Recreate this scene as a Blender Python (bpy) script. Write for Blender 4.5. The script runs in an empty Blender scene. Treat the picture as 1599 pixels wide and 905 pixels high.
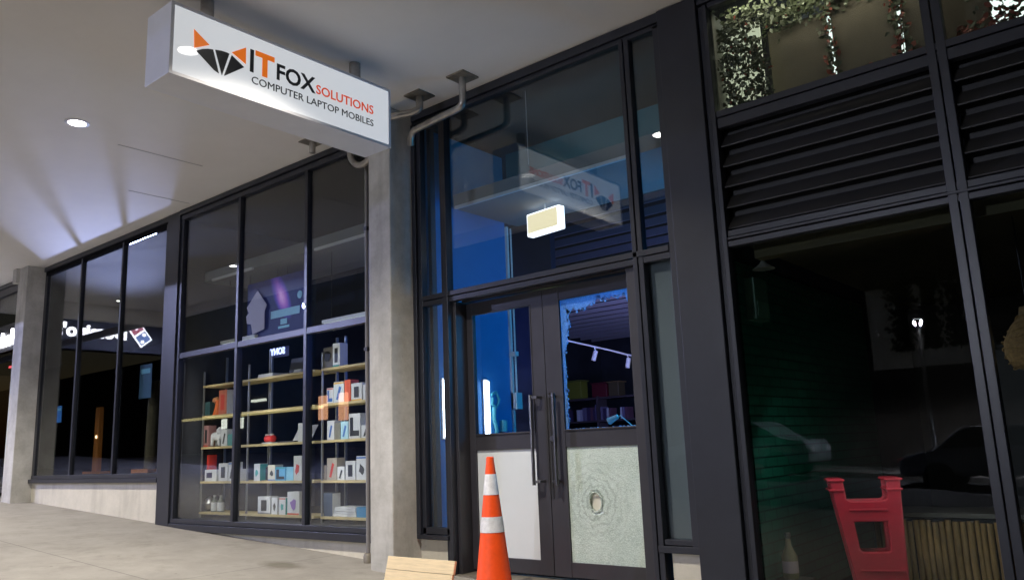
import bpy, bmesh, math, random
from mathutils import Vector, Matrix
R = math.radians
random.seed(7)
sc = bpy.context.scene
col = sc.collection

# ---------------------------------------------------------------- camera
cam_d = bpy.data.cameras.new('camera'); cam = bpy.data.objects.new('camera', cam_d); col.objects.link(cam)
cam_d.sensor_width = 36.0; cam_d.lens = 1255.457 * 36 / 1599; cam_d.clip_start = 0.05; cam_d.clip_end = 500
def cam_matrix(yaw, pitch, roll, loc):
    cy, sy, cp, sp = math.cos(yaw), math.sin(yaw), math.cos(pitch), math.sin(pitch)
    f = Vector((-sy*cp, cy*cp, sp)); r = Vector((cy, sy, 0)); u = r.cross(f)
    cr, sr = math.cos(roll), math.sin(roll)
    r2 = cr*r + sr*u; u2 = -sr*r + cr*u
    m = Matrix((r2, u2, -f)).transposed().to_4x4(); m.translation = loc
    return m
cam.matrix_world = cam_matrix(0.686757, 0.191922, -0.040139, Vector((0, -5.5, 0)))   # z = 0 is the height of the lens
sc.camera = cam

# ---------------------------------------------------------------- world, moon, exposure
w = bpy.data.worlds.new('World'); sc.world = w; w.use_nodes = True
nt = w.node_tree; bg = nt.nodes['Background']
sky = nt.nodes.new('ShaderNodeTexSky'); sky.sky_type = 'NISHITA'; sky.sun_disc = False
sky.sun_elevation = R(-3); sky.sun_rotation = R(200)
nt.links.new(sky.outputs[0], bg.inputs[0]); bg.inputs[1].default_value = 0.1
moon_d = bpy.data.lights.new('moon', 'SUN'); moon_d.energy = 0.02; moon_d.angle = R(0.5); moon_d.color = (1, .95, .88)
moon = bpy.data.objects.new('moon', moon_d); col.objects.link(moon); moon.rotation_euler = (R(55), 0, R(-20))
sc.view_settings.view_transform = 'Standard'; sc.view_settings.look = 'None'; sc.view_settings.gamma = 1
sc.view_settings.use_curve_mapping = False
sc.view_settings.exposure = 1.02
sc.cycles.use_denoising = True
sc.cycles.max_bounces = 10; sc.cycles.diffuse_bounces = 4; sc.cycles.glossy_bounces = 5
sc.cycles.transparent_max_bounces = 24; sc.cycles.transmission_bounces = 6
sc.cycles.sample_clamp_indirect = 4.0

# ---------------------------------------------------------------- materials
MATS = {}
def mat(name, c, rough=0.6, metal=0.0, var=0.0, vscale=6.0, bump=0.0, bscale=60.0, spec=0.5, emit=None, estr=0.0, c2=None, coat=0.0, stretch=None):
    m = bpy.data.materials.new(name); m.use_nodes = True; t = m.node_tree; b = t.nodes['Principled BSDF']
    b.inputs['Base Color'].default_value = (*c, 1); b.inputs['Roughness'].default_value = rough
    b.inputs['Metallic'].default_value = metal; b.inputs['Specular IOR Level'].default_value = spec
    b.inputs['Coat Weight'].default_value = coat
    tc = t.nodes.new('ShaderNodeTexCoord'); src = tc.outputs['Object']
    if stretch:
        mp = t.nodes.new('ShaderNodeMapping'); mp.inputs['Scale'].default_value = stretch
        t.links.new(src, mp.inputs[0]); src = mp.outputs[0]
    if var > 0 or c2:
        n = t.nodes.new('ShaderNodeTexNoise'); n.inputs['Scale'].default_value = vscale; n.inputs['Detail'].default_value = 6; n.inputs['Roughness'].default_value = .65
        t.links.new(src, n.inputs['Vector'])
        rp = t.nodes.new('ShaderNodeValToRGB'); rp.color_ramp.elements[0].position = .3; rp.color_ramp.elements[1].position = .7
        cc = c2 or tuple(min(1, x*(1+var)) for x in c)
        rp.color_ramp.elements[0].color = (*[x*(1-var) for x in c], 1); rp.color_ramp.elements[1].color = (*cc, 1)
        t.links.new(n.outputs['Fac'], rp.inputs[0]); t.links.new(rp.outputs[0], b.inputs['Base Color'])
    if bump > 0:
        n2 = t.nodes.new('ShaderNodeTexNoise'); n2.inputs['Scale'].default_value = bscale; n2.inputs['Detail'].default_value = 5
        t.links.new(src, n2.inputs['Vector'])
        bp = t.nodes.new('ShaderNodeBump'); bp.inputs['Strength'].default_value = bump; bp.inputs['Distance'].default_value = .01
        t.links.new(n2.outputs['Fac'], bp.inputs['Height']); t.links.new(bp.outputs[0], b.inputs['Normal'])
    if emit:
        b.inputs['Emission Color'].default_value = (*emit, 1); b.inputs['Emission Strength'].default_value = estr
    MATS[name] = m
    return m
def glass_mat(name, tint, ior=1.5, rough=0.0, dirt=0.0):
    m = bpy.data.materials.new(name); m.use_nodes = True; t = m.node_tree; t.nodes.clear()
    out = t.nodes.new('ShaderNodeOutputMaterial'); mix = t.nodes.new('ShaderNodeMixShader')
    tr = t.nodes.new('ShaderNodeBsdfTransparent'); tr.inputs[0].default_value = (*tint, 1)
    gl = t.nodes.new('ShaderNodeBsdfGlossy'); gl.inputs['Roughness'].default_value = rough
    fr = t.nodes.new('ShaderNodeFresnel'); ge = t.nodes.new('ShaderNodeNewGeometry')
    mi = t.nodes.new('ShaderNodeMapRange'); mi.inputs['To Min'].default_value = ior; mi.inputs['To Max'].default_value = 1/ior
    t.links.new(ge.outputs['Backfacing'], mi.inputs['Value']); t.links.new(mi.outputs[0], fr.inputs[0])   # same reflectance on both faces of the sheet
    t.links.new(fr.outputs[0], mix.inputs[0]); t.links.new(tr.outputs[0], mix.inputs[1]); t.links.new(gl.outputs[0], mix.inputs[2])
    last = mix.outputs[0]
    if dirt > 0:
        df = t.nodes.new('ShaderNodeBsdfDiffuse'); df.inputs[0].default_value = (.5, .5, .5, 1)
        m2 = t.nodes.new('ShaderNodeMixShader'); n = t.nodes.new('ShaderNodeTexNoise'); n.inputs['Scale'].default_value = 3; n.inputs['Detail'].default_value = 8
        tc = t.nodes.new('ShaderNodeTexCoord'); t.links.new(tc.outputs['Object'], n.inputs['Vector'])
        ml = t.nodes.new('ShaderNodeMath'); ml.operation = 'MULTIPLY'; ml.inputs[1].default_value = dirt
        t.links.new(n.outputs['Fac'], ml.inputs[0]); t.links.new(ml.outputs[0], m2.inputs[0])
        t.links.new(last, m2.inputs[1]); t.links.new(df.outputs[0], m2.inputs[2]); last = m2.outputs[0]
    t.links.new(last, out.inputs[0])
    MATS[name] = m
    return m
def emis(name, c, s):
    m = bpy.data.materials.new(name); m.use_nodes = True; b = m.node_tree.nodes['Principled BSDF']
    b.inputs['Base Color'].default_value = (.8, .8, .8, 1)
    b.inputs['Emission Color'].default_value = (*c, 1); b.inputs['Emission Strength'].default_value = s
    MATS[name] = m; return m

# concrete with board joints, blow holes and water stains
def concrete(name, c, c2, stain=(.12, .11, .09), joint=0):
    m = bpy.data.materials.new(name); m.use_nodes = True; t = m.node_tree; b = t.nodes['Principled BSDF']; L = t.links.new
    tc = t.nodes.new('ShaderNodeTexCoord')
    def noise(s, d, r, sc3=(1, 1, 1)):
        mp = t.nodes.new('ShaderNodeMapping'); mp.inputs['Scale'].default_value = sc3; L(tc.outputs['Object'], mp.inputs[0])
        n = t.nodes.new('ShaderNodeTexNoise'); n.inputs['Scale'].default_value = s; n.inputs['Detail'].default_value = d; n.inputs['Roughness'].default_value = r
        L(mp.outputs[0], n.inputs['Vector']); return n
    n1 = noise(2.2, 8, .7); n2 = noise(3.5, 6, .65, (1, 1, .18)); n3 = noise(40, 4, .6); n4 = noise(.9, 5, .6)
    r1 = t.nodes.new('ShaderNodeValToRGB'); r1.color_ramp.elements[0].color = (*c, 1); r1.color_ramp.elements[1].color = (*c2, 1)
    r1.color_ramp.elements[0].position = .35; r1.color_ramp.elements[1].position = .65; L(n1.outputs[0], r1.inputs[0])
    r2 = t.nodes.new('ShaderNodeValToRGB'); r2.color_ramp.elements[0].position = .52; r2.color_ramp.elements[1].position = .75
    L(n2.outputs[0], r2.inputs[0])
    ml = t.nodes.new('ShaderNodeMath'); ml.operation = 'MULTIPLY'; ml.inputs[1].default_value = .55; L(r2.outputs[0], ml.inputs[0])
    mx = t.nodes.new('ShaderNodeMix'); mx.data_type = 'RGBA'; L(ml.outputs[0], mx.inputs[0]); L(r1.outputs[0], mx.inputs[6]); mx.inputs[7].default_value = (*stain, 1)
    r3 = t.nodes.new('ShaderNodeValToRGB'); r3.color_ramp.elements[0].position = .62; r3.color_ramp.elements[1].position = .72; L(n3.outputs[0], r3.inputs[0])
    ml2 = t.nodes.new('ShaderNodeMath'); ml2.operation = 'MULTIPLY'; ml2.inputs[1].default_value = .3; L(r3.outputs[0], ml2.inputs[0])
    mx2 = t.nodes.new('ShaderNodeMix'); mx2.data_type = 'RGBA'; L(ml2.outputs[0], mx2.inputs[0]); L(mx.outputs[2], mx2.inputs[6]); mx2.inputs[7].default_value = (*[x*.5 for x in c], 1)
    lastc = mx2.outputs[2]
    if joint:
        sx = t.nodes.new('ShaderNodeSeparateXYZ'); L(tc.outputs['Object'], sx.inputs[0])
        def line(sock, per, wd, off):
            a = t.nodes.new('ShaderNodeMath'); a.operation = 'ADD'; a.inputs[1].default_value = off + 1000*per; L(sock, a.inputs[0])
            d = t.nodes.new('ShaderNodeMath'); d.operation = 'MODULO'; d.inputs[1].default_value = per; L(a.outputs[0], d.inputs[0])
            e = t.nodes.new('ShaderNodeMath'); e.operation = 'LESS_THAN'; e.inputs[1].default_value = wd; L(d.outputs[0], e.inputs[0]); return e.outputs[0]
        l1 = line(sx.outputs[0], joint, .014, .6); l2 = line(sx.outputs[1], joint, .014, 1.9)
        mm = t.nodes.new('ShaderNodeMath'); mm.operation = 'MAXIMUM'; L(l1, mm.inputs[0]); L(l2, mm.inputs[1])
        m3 = t.nodes.new('ShaderNodeMath'); m3.operation = 'MULTIPLY'; m3.inputs[1].default_value = .6; L(mm.outputs[0], m3.inputs[0])
        mx3 = t.nodes.new('ShaderNodeMix'); mx3.data_type = 'RGBA'; L(m3.outputs[0], mx3.inputs[0]); L(lastc, mx3.inputs[6]); mx3.inputs[7].default_value = (*[x*.35 for x in c], 1)
        lastc = mx3.outputs[2]
    if joint:      # gum spots and one dried spill in front of the shelves
        vg = t.nodes.new('ShaderNodeTexVoronoi'); vg.inputs['Scale'].default_value = 2.6; L(tc.outputs['Object'], vg.inputs['Vector'])
        lg = t.nodes.new('ShaderNodeMapRange'); lg.inputs['From Min'].default_value = .035; lg.inputs['From Max'].default_value = .05; lg.inputs['To Min'].default_value = .55; lg.inputs['To Max'].default_value = 0; L(vg.outputs['Distance'], lg.inputs['Value'])
        sp_ = t.nodes.new('ShaderNodeVectorMath'); sp_.operation = 'SUBTRACT'; sp_.inputs[1].default_value = (-6.93, -.72, -1.03); L(tc.outputs['Object'], sp_.inputs[0])
        sc_ = t.nodes.new('ShaderNodeVectorMath'); sc_.operation = 'MULTIPLY'; sc_.inputs[1].default_value = (1.9, 4.0, 0); L(sp_.outputs[0], sc_.inputs[0])
        sl_ = t.nodes.new('ShaderNodeVectorMath'); sl_.operation = 'LENGTH'; L(sc_.outputs[0], sl_.inputs[0])
        sa_ = t.nodes.new('ShaderNodeMath'); sa_.operation = 'MULTIPLY_ADD'; sa_.inputs[1].default_value = .9; L(n1.outputs[0], sa_.inputs[0]); L(sl_.outputs['Value'], sa_.inputs[2])
        sm_ = t.nodes.new('ShaderNodeMapRange'); sm_.inputs['From Min'].default_value = .75; sm_.inputs['From Max'].default_value = 1.15; sm_.inputs['To Min'].default_value = .7; sm_.inputs['To Max'].default_value = 0; L(sa_.outputs[0], sm_.inputs['Value'])
        mxg = t.nodes.new('ShaderNodeMath'); mxg.operation = 'MAXIMUM'; L(lg.outputs[0], mxg.inputs[0]); L(sm_.outputs[0], mxg.inputs[1])
        m4 = t.nodes.new('ShaderNodeMix'); m4.data_type = 'RGBA'; L(mxg.outputs[0], m4.inputs[0]); L(lastc, m4.inputs[6]); m4.inputs[7].default_value = (.09, .08, .055, 1)
        lastc = m4.outputs[2]
    L(lastc, b.inputs['Base Color']); b.inputs['Roughness'].default_value = .85
    bp = t.nodes.new('ShaderNodeBump'); bp.inputs['Strength'].default_value = .25; bp.inputs['Distance'].default_value = .01
    L(n3.outputs[0], bp.inputs['Height']); L(bp.outputs[0], b.inputs['Normal'])
    MATS[name] = m; return m

concrete('pavement', (.200, .188, .168), (.255, .242, .215), (.13, .12, .10), joint=3.2)
concrete('column_concrete', (.37, .36, .33), (.56, .55, .52), (.20, .19, .17))
concrete('plinth_concrete', (.54, .51, .42), (.64, .60, .50), (.36, .33, .27))
mat('soffit', (.82, .80, .77), .8, var=.04, vscale=.8)
mat('frame', (.020, .022, .031), .36, var=.18, vscale=3, bump=.03, bscale=200)
mat('frame_door', (.032, .031, .037), .4, var=.15, vscale=4, bump=.03, bscale=200)
mat('frame_dark', (.018, .018, .020), .5)
mat('asphalt', (.05, .05, .052), .85, var=.25, vscale=3, bump=.5, bscale=90)
mat('galv', (.42, .40, .37), .38, metal=.85, var=.18, vscale=14)
mat('galv_plate', (.30, .27, .22), .5, metal=.7, var=.25, vscale=18)
mat('steel', (.36, .36, .38), .28, metal=1.0)
mat('white_alu', (.78, .78, .82), .35, var=.03)
mat('sign_face', (.74, .76, .77), .03, spec=.5, emit=(.93, .96, 1), estr=.24)
mat('black_ink', (.018, .022, .028), .4)
mat('orange_ink', (.95, .22, .01), .4, emit=(1, .20, .01), estr=.22)
mat('red_orange_ink', (.85, .10, .03), .4, emit=(1, .09, .02), estr=.18)
mat('white_ink', (.8, .8, .8), .5)
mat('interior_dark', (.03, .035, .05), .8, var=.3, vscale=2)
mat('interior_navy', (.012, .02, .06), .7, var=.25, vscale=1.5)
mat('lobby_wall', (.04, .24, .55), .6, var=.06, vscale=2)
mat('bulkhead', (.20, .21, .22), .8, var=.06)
mat('trim_light', (.7, .72, .72), .4)
mat('carpet', (.04, .04, .05), .95, var=.3, vscale=20)
mat('slat_paint', (.03, .035, .06), .7, var=.3, vscale=2)
mat('shelf_wood', (.62, .50, .26), .5, var=.12, vscale=8, stretch=(1, 8, 8))
mat('shelf_post', (.28, .29, .30), .4, metal=.5)
mat('cone_orange', (.95, .085, .006), .5, var=.10, vscale=14, bump=.05, bscale=80)
mat('cone_band', (.72, .72, .74), .35, var=.16, vscale=22)
mat('timber', (.72, .58, .36), .6, var=.12, vscale=5, stretch=(1, 10, 14), bump=.15, bscale=30)
mat('frosted_panel', (.62, .66, .67), .35, var=.04, vscale=1.5)
mat('red_plastic', (.44, .018, .04), .4, var=.08, vscale=20, bump=.15, bscale=160)
mat('bamboo', (.19, .115, .045), .6, var=.45, vscale=9, stretch=(6, 6, .8))
mat('wicker', (.55, .36, .14), .7, var=.35, vscale=40, bump=.5, bscale=60)
mat('leaf_green', (.07, .085, .04), .55, var=.35, vscale=5)
mat('leaf_lit', (.42, .45, .33), .55, var=.25, vscale=8)  # light on some leaves put into a paler leaf colour
mat('leaf_red', (.34, .08, .05), .5, var=.3, vscale=9)
mat('planter', (.12, .10, .07), .85, var=.2, vscale=3, bump=.2, bscale=80)
mat('backlit_wall', (.55, .58, .52), .8, var=.15, vscale=3)
mat('green_tile', (.02, .22, .14), .3, var=.25, vscale=6)
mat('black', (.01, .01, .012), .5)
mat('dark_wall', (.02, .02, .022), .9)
mat('brick_far', (.10, .085, .07), .9, var=.3, vscale=2)
mat('car_paint', (.30, .33, .36), .25, coat=.6)
mat('rubber', (.02, .02, .02), .8)
mat('orange_wood', (.55, .20, .04), .5, var=.2, vscale=6, stretch=(8, 8, 1))
mat('bark', (.10, .085, .05), .9, var=.3, vscale=12, bump=.6, bscale=30)
mat('blue_poster', (.05, .22, .55), .4, var=.25, vscale=8)
mat('cyan_ink', (.25, .62, .75), .4)
mat('pinkish_paper', (.62, .56, .68), .5)
mat('sill_fleck', (.6, .6, .58), .6)
glass_mat('glass', (.86, .89, .90), 1.62)
glass_mat('glass_blue', (.86, .91, .94), 1.85)
glass_mat('glass_grey', (.80, .83, .82), 1.42)
emis('lamp_white', (1, .97, .9), 12)
emis('tube', (.85, .92, 1), 7)
emis('exit_face', (1, .80, .42), .6)
emis('exit_edge', (.95, .97, 1), 1.3)
emis('letter_white', (.92, .92, 1), 4.0)
emis('blue_neon', (.35, .42, 1), 1.6)
emis('red_neon', (1, .05, .06), 1.0)
emis('logo_red', (.9, .03, .06), .7)
emis('logo_blue', (.03, .25, .85), .7)
emis('led_strip', (.62, .68, .75), .35)
emis('warm_bulb', (1, .75, .4), 2)

# crazed safety glass
def crazed(name, base, line, scale, trans=.3, centre=None):
    m = bpy.data.materials.new(name); m.use_nodes = True; t = m.node_tree; b = t.nodes['Principled BSDF']; L = t.links.new
    tc = t.nodes.new('ShaderNodeTexCoord'); nz = t.nodes.new('ShaderNodeTexNoise'); nz.inputs['Scale'].default_value = 9; nz.inputs['Detail'].default_value = 4
    L(tc.outputs['Object'], nz.inputs['Vector'])
    mv = t.nodes.new('ShaderNodeVectorMath'); mv.operation = 'MULTIPLY_ADD'; mv.inputs[1].default_value = (.12, .12, .12)
    L(nz.outputs['Color'], mv.inputs[0]); L(tc.outputs['Object'], mv.inputs[2])
    v = t.nodes.new('ShaderNodeTexVoronoi'); v.feature = 'DISTANCE_TO_EDGE'; v.inputs['Scale'].default_value = scale; L(mv.outputs[0], v.inputs['Vector'])
    v2 = t.nodes.new('ShaderNodeTexVoronoi'); v2.inputs['Scale'].default_value = scale; L(mv.outputs[0], v2.inputs['Vector'])
    rp = t.nodes.new('ShaderNodeValToRGB'); rp.color_ramp.elements[0].color = (*line, 1); rp.color_ramp.elements[1].color = (*base, 1)
    rp.color_ramp.elements[0].position = .0; rp.color_ramp.elements[1].position = .16; L(v.outputs['Distance'], rp.inputs[0])
    n2 = t.nodes.new('ShaderNodeTexNoise'); n2.inputs['Scale'].default_value = 5; n2.inputs['Detail'].default_value = 6; L(tc.outputs['Object'], n2.inputs['Vector'])
    r2 = t.nodes.new('ShaderNodeValToRGB'); r2.color_ramp.elements[0].position = .4; r2.color_ramp.elements[1].position = .68; L(n2.outputs[0], r2.inputs[0])
    ml = t.nodes.new('ShaderNodeMath'); ml.operation = 'MULTIPLY'; ml.inputs[1].default_value = .5; L(r2.outputs[0], ml.inputs[0])
    mx = t.nodes.new('ShaderNodeMix'); mx.data_type = 'RGBA'; L(ml.outputs[0], mx.inputs[0]); L(rp.outputs[0], mx.inputs[6]); mx.inputs[7].default_value = (*line, 1)
    L(mx.outputs[2], b.inputs['Base Color'])
    b.inputs['Roughness'].default_value = .28
    bp = t.nodes.new('ShaderNodeBump'); bp.inputs['Strength'].default_value = .6; bp.inputs['Distance'].default_value = .004
    ad = t.nodes.new('ShaderNodeMath'); ad.operation = 'ADD'; L(v2.outputs['Distance'], ad.inputs[0]); L(n2.outputs[0], ad.inputs[1])
    L(ad.outputs[0], bp.inputs['Height']); L(bp.outputs[0], b.inputs['Normal'])
    if centre:
        sb = t.nodes.new('ShaderNodeVectorMath'); sb.operation = 'SUBTRACT'; sb.inputs[1].default_value = centre; L(tc.outputs['Object'], sb.inputs[0])
        ln = t.nodes.new('ShaderNodeVectorMath'); ln.operation = 'LENGTH'; L(sb.outputs[0], ln.inputs[0])
        nn = t.nodes.new('ShaderNodeTexNoise'); nn.inputs['Scale'].default_value = 9; nn.inputs['Detail'].default_value = 9; nn.inputs['Roughness'].default_value = .75; L(tc.outputs['Object'], nn.inputs['Vector'])
        ma = t.nodes.new('ShaderNodeMath'); ma.operation = 'MULTIPLY_ADD'; ma.inputs[1].default_value = .24; L(nn.outputs[0], ma.inputs[0]); L(ln.outputs['Value'], ma.inputs[2])
        mu = t.nodes.new('ShaderNodeMath'); mu.operation = 'MULTIPLY'; mu.inputs[1].default_value = 105; L(ma.outputs[0], mu.inputs[0])
        si = t.nodes.new('ShaderNodeMath'); si.operation = 'SINE'; L(mu.outputs[0], si.inputs[0])
        pw = t.nodes.new('ShaderNodeMapRange'); pw.inputs['From Min'].default_value = .35; pw.inputs['From Max'].default_value = 1.0; L(si.outputs[0], pw.inputs['Value'])
        fd = t.nodes.new('ShaderNodeMapRange'); fd.inputs['From Min'].default_value = .10; fd.inputs['From Max'].default_value = .40; fd.inputs['To Min'].default_value = .55; fd.inputs['To Max'].default_value = .10; L(ln.outputs['Value'], fd.inputs['Value'])
        mm = t.nodes.new('ShaderNodeMath'); mm.operation = 'MULTIPLY'; L(pw.outputs[0], mm.inputs[0]); L(fd.outputs[0], mm.inputs[1])
        mk = t.nodes.new('ShaderNodeMix'); mk.data_type = 'RGBA'; L(mm.outputs[0], mk.inputs[0]); L(mx.outputs[2], mk.inputs[6]); mk.inputs[7].default_value = (.17, .22, .185, 1)
        L(mk.outputs[2], b.inputs['Base Color'])
        a2 = t.nodes.new('ShaderNodeMath'); a2.operation = 'MULTIPLY_ADD'; a2.inputs[1].default_value = -.8; L(mm.outputs[0], a2.inputs[0]); L(ad.outputs[0], a2.inputs[2]); L(a2.outputs[0], bp.inputs['Height'])
    if trans:
        out = t.nodes['Material Output']; tl = t.nodes.new('ShaderNodeBsdfTranslucent'); tl.inputs[0].default_value = (*line, 1)
        ms = t.nodes.new('ShaderNodeMixShader'); ms.inputs[0].default_value = trans
        L(b.outputs[0], ms.inputs[1]); L(tl.outputs[0], ms.inputs[2]); L(ms.outputs[0], out.inputs[0])
    MATS[name] = m; return m
crazed('crazed_pane', (.38, .47, .41), (.61, .69, .63), 78, .0, centre=(-.092, 0, .025))
crazed('crazed_shards', (.01, .09, .36), (.36, .68, 1.0), 60, .6)

def galaxy():
    m = bpy.data.materials.new('galaxy_print'); m.use_nodes = True; t = m.node_tree; b = t.nodes['Principled BSDF']; L = t.links.new
    tc = t.nodes.new('ShaderNodeTexCoord'); n = t.nodes.new('ShaderNodeTexNoise'); n.inputs['Scale'].default_value = 2.2; n.inputs['Detail'].default_value = 5
    L(tc.outputs['Object'], n.inputs['Vector'])
    gr = t.nodes.new('ShaderNodeTexGradient'); gr.gradient_type = 'SPHERICAL'
    mp = t.nodes.new('ShaderNodeMapping'); mp.vector_type = 'TEXTURE'; mp.inputs['Location'].default_value = (.16, 0, .58); mp.inputs['Rotation'].default_value = (0, R(-32), 0); mp.inputs['Scale'].default_value = (.16, 1, .42)
    L(tc.outputs['Object'], mp.inputs[0]); L(mp.outputs[0], gr.inputs[0])
    ml = t.nodes.new('ShaderNodeMath'); ml.operation = 'MULTIPLY'; L(gr.outputs[0], ml.inputs[0]); L(n.outputs[0], ml.inputs[1])
    rp = t.nodes.new('ShaderNodeValToRGB'); e = rp.color_ramp.elements
    e[0].color = (.005, .012, .10, 1); e[0].position = 0; e[1].color = (.85, .45, .85, 1); e[1].position = .5
    x = e.new(.14); x.color = (.09, .05, .42, 1); x = e.new(.3); x.color = (.42, .14, .6, 1)
    L(ml.outputs[0], rp.inputs[0]); L(rp.outputs[0], b.inputs['Base Color'])
    L(rp.outputs[0], b.inputs['Emission Color']); b.inputs['Emission Strength'].default_value = .16
    MATS['galaxy_print'] = m
galaxy()

def tiles(name, c, mortar, sx, sz):
    m = bpy.data.materials.new(name); m.use_nodes = True; t = m.node_tree; b = t.nodes['Principled BSDF']; L = t.links.new
    tc = t.nodes.new('ShaderNodeTexCoord'); s = t.nodes.new('ShaderNodeSeparateXYZ'); cb = t.nodes.new('ShaderNodeCombineXYZ')
    L(tc.outputs['Object'], s.inputs[0]); L(s.outputs[1], cb.inputs[0]); L(s.outputs[2], cb.inputs[1])
    bk = t.nodes.new('ShaderNodeTexBrick'); bk.inputs['Scale'].default_value = 1; bk.inputs['Brick Width'].default_value = sx; bk.inputs['Row Height'].default_value = sz
    bk.inputs['Mortar Size'].default_value = .006; bk.inputs['Color1'].default_value = (*c, 1); bk.inputs['Color2'].default_value = (*[x*.7 for x in c], 1); bk.inputs['Mortar'].default_value = (*mortar, 1)
    L(cb.outputs[0], bk.inputs['Vector']); L(bk.outputs['Color'], b.inputs['Base Color']); b.inputs['Roughness'].default_value = .3
    MATS[name] = m
tiles('green_brick_tile', (.010, .11, .075), (.003, .02, .016), .22, .075)

# ---------------------------------------------------------------- helpers
def tag(o, label=None, cat=None, group=None, kind=None):
    if label: o['label'] = label
    if cat: o['category'] = cat
    if group: o['group'] = group
    if kind: o['kind'] = kind
    return o
def thing(name, label, cat, loc=(0, 0, 0), rz=0, group=None):
    o = bpy.data.objects.new(name, None); o.empty_display_size = .1; col.objects.link(o)
    o.location = loc; o.rotation_euler = (0, 0, rz); return tag(o, label, cat, group)

class MB:
    """collects shapes given in the frame of `org`"""
    def __init__(s, org=(0, 0, 0)): s.bm = bmesh.new(); s.o = Vector(org)
    def box(s, x0, x1, y0, y1, z0, z1, rot=None, piv=None):
        vs = [Vector((x, y, z)) for x in (x0, x1) for y in (y0, y1) for z in (z0, z1)]
        if rot is not None:
            p = Vector(piv) if piv else Vector(((x0+x1)/2, (y0+y1)/2, (z0+z1)/2))
            vs = [rot @ (v-p) + p for v in vs]
        v = [s.bm.verts.new(q - s.o) for q in vs]
        for f in ((0, 1, 3, 2), (4, 6, 7, 5), (0, 4, 5, 1), (2, 3, 7, 6), (0, 2, 6, 4), (1, 5, 7, 3)): s.bm.faces.new([v[i] for i in f])
        return s
    def prism(s, pts, d0, d1, axis='y'):
        """polygon pts (a,b) extruded: axis y -> (x,z), axis x -> (y,z), axis z -> (x,y)"""
        def mk(a, b, d): return Vector((a, d, b)) if axis == 'y' else (Vector((d, a, b)) if axis == 'x' else Vector((a, b, d)))
        A = [s.bm.verts.new(mk(a, b, d0) - s.o) for a, b in pts]; Bv = [s.bm.verts.new(mk(a, b, d1) - s.o) for a, b in pts]
        n = len(pts); s.bm.faces.new(A); s.bm.faces.new(list(reversed(Bv)))
        for i in range(n): s.bm.faces.new([A[(i+1) % n], A[i], Bv[i], Bv[(i+1) % n]])
        return s
    def lathe(s, prof, c=(0, 0, 0), n=32, axis='z', cap=True):
        c = Vector(c); rings = []
        for r, h in prof:
            ring = []
            for i in range(n):
                a = 2*math.pi*i/n; p = Vector((r*math.cos(a), r*math.sin(a), h))
                if axis == 'y': p = Vector((p.x, p.z, p.y))
                if axis == 'x': p = Vector((p.z, p.x, p.y))
                ring.append(s.bm.verts.new(p + c - s.o))
            rings.append(ring)
        for a, b in zip(rings, rings[1:]):
            for i in range(n): s.bm.faces.new([a[i], a[(i+1) % n], b[(i+1) % n], b[i]])
        if cap: s.bm.faces.new(list(reversed(rings[0]))); s.bm.faces.new(rings[-1])
        return s
    def tube(s, pts, r, n=14):
        pts = [Vector(p) for p in pts]; rings = []
        for i, p in enumerate(pts):
            d = ((pts[min(i+1, len(pts)-1)] - p).normalized() + (p - pts[max(i-1, 0)]).normalized()).normalized()
            if i == 0: ref = Vector((0, 0, 1)) if abs(d.z) < .9 else Vector((1, 0, 0)); u = d.cross(ref).normalized()
            else: u = (u - d*u.dot(d)).normalized()
            v = d.cross(u); rr = r[i] if isinstance(r, (list, tuple)) else r
            rings.append([s.bm.verts.new(p + u*rr*math.cos(2*math.pi*k/n) + v*rr*math.sin(2*math.pi*k/n) - s.o) for k in range(n)])
        for a, b in zip(rings, rings[1:]):
            for k in range(n): s.bm.faces.new([a[k], a[(k+1) % n], b[(k+1) % n], b[k]])
        s.bm.faces.new(list(reversed(rings[0]))); s.bm.faces.new(rings[-1])
        return s
    def quad(s, p):
        s.bm.faces.new([s.bm.verts.new(Vector(q) - s.o) for q in p]); return s
    def build(s, name, m, parent=None, bevel=0, smooth=False):
        bmesh.ops.recalc_face_normals(s.bm, faces=s.bm.faces)
        me = bpy.data.meshes.new(name); s.bm.to_mesh(me); s.bm.free()
        me.materials.append(MATS[m] if isinstance(m, str) else m)
        o = bpy.data.objects.new(name, me); col.objects.link(o)
        if smooth:
            for p in me.polygons: p.use_smooth = True
            try: me.set_sharp_from_angle(angle=R(40))
            except Exception: pass
        if parent is None: o.location = s.o
        else:
            base = Vector((0, 0, 0)); q = parent; chain = []
            while q: chain.append(q); q = q.parent
            for q in reversed(chain): base += Vector(q.location)
            if any(abs(a) > 1e-6 for q in chain for a in q.rotation_euler): base = s.o       # frames of turned things are given locally
            o.parent = parent; o.location = s.o - base
        if bevel:
            md = o.modifiers.new('edge', 'BEVEL'); md.width = bevel; md.segments = 2; md.limit_method = 'ANGLE'; md.angle_limit = R(40)
        return o
def arc(p0, p1, p2, n=8):
    """rounded corner at p1"""
    p0, p1, p2 = Vector(p0), Vector(p1), Vector(p2)
    return [(1-t)**2*p0 + 2*t*(1-t)*p1 + t*t*p2 for t in [i/n for i in range(n+1)]]
def text(name, body, m, loc, rot, size, parent, ext=.002, bold=0.0, sx=1.0, align='LEFT', space=1.0):
    cu = bpy.data.curves.new(name, 'FONT'); cu.body = body; cu.size = size; cu.extrude = ext; cu.offset = bold; cu.align_x = align
    cu.space_character = space; cu.resolution_u = 3
    cu.materials.append(MATS[m]); o = bpy.data.objects.new(name, cu); col.objects.link(o)
    base = Vector((0, 0, 0)); q = parent
    while q: base += Vector(q.location); q = q.parent
    o.parent = parent; o.location = Vector(loc) - base; o.rotation_euler = rot; o.scale = (sx, 1, 1)
    return o

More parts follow.
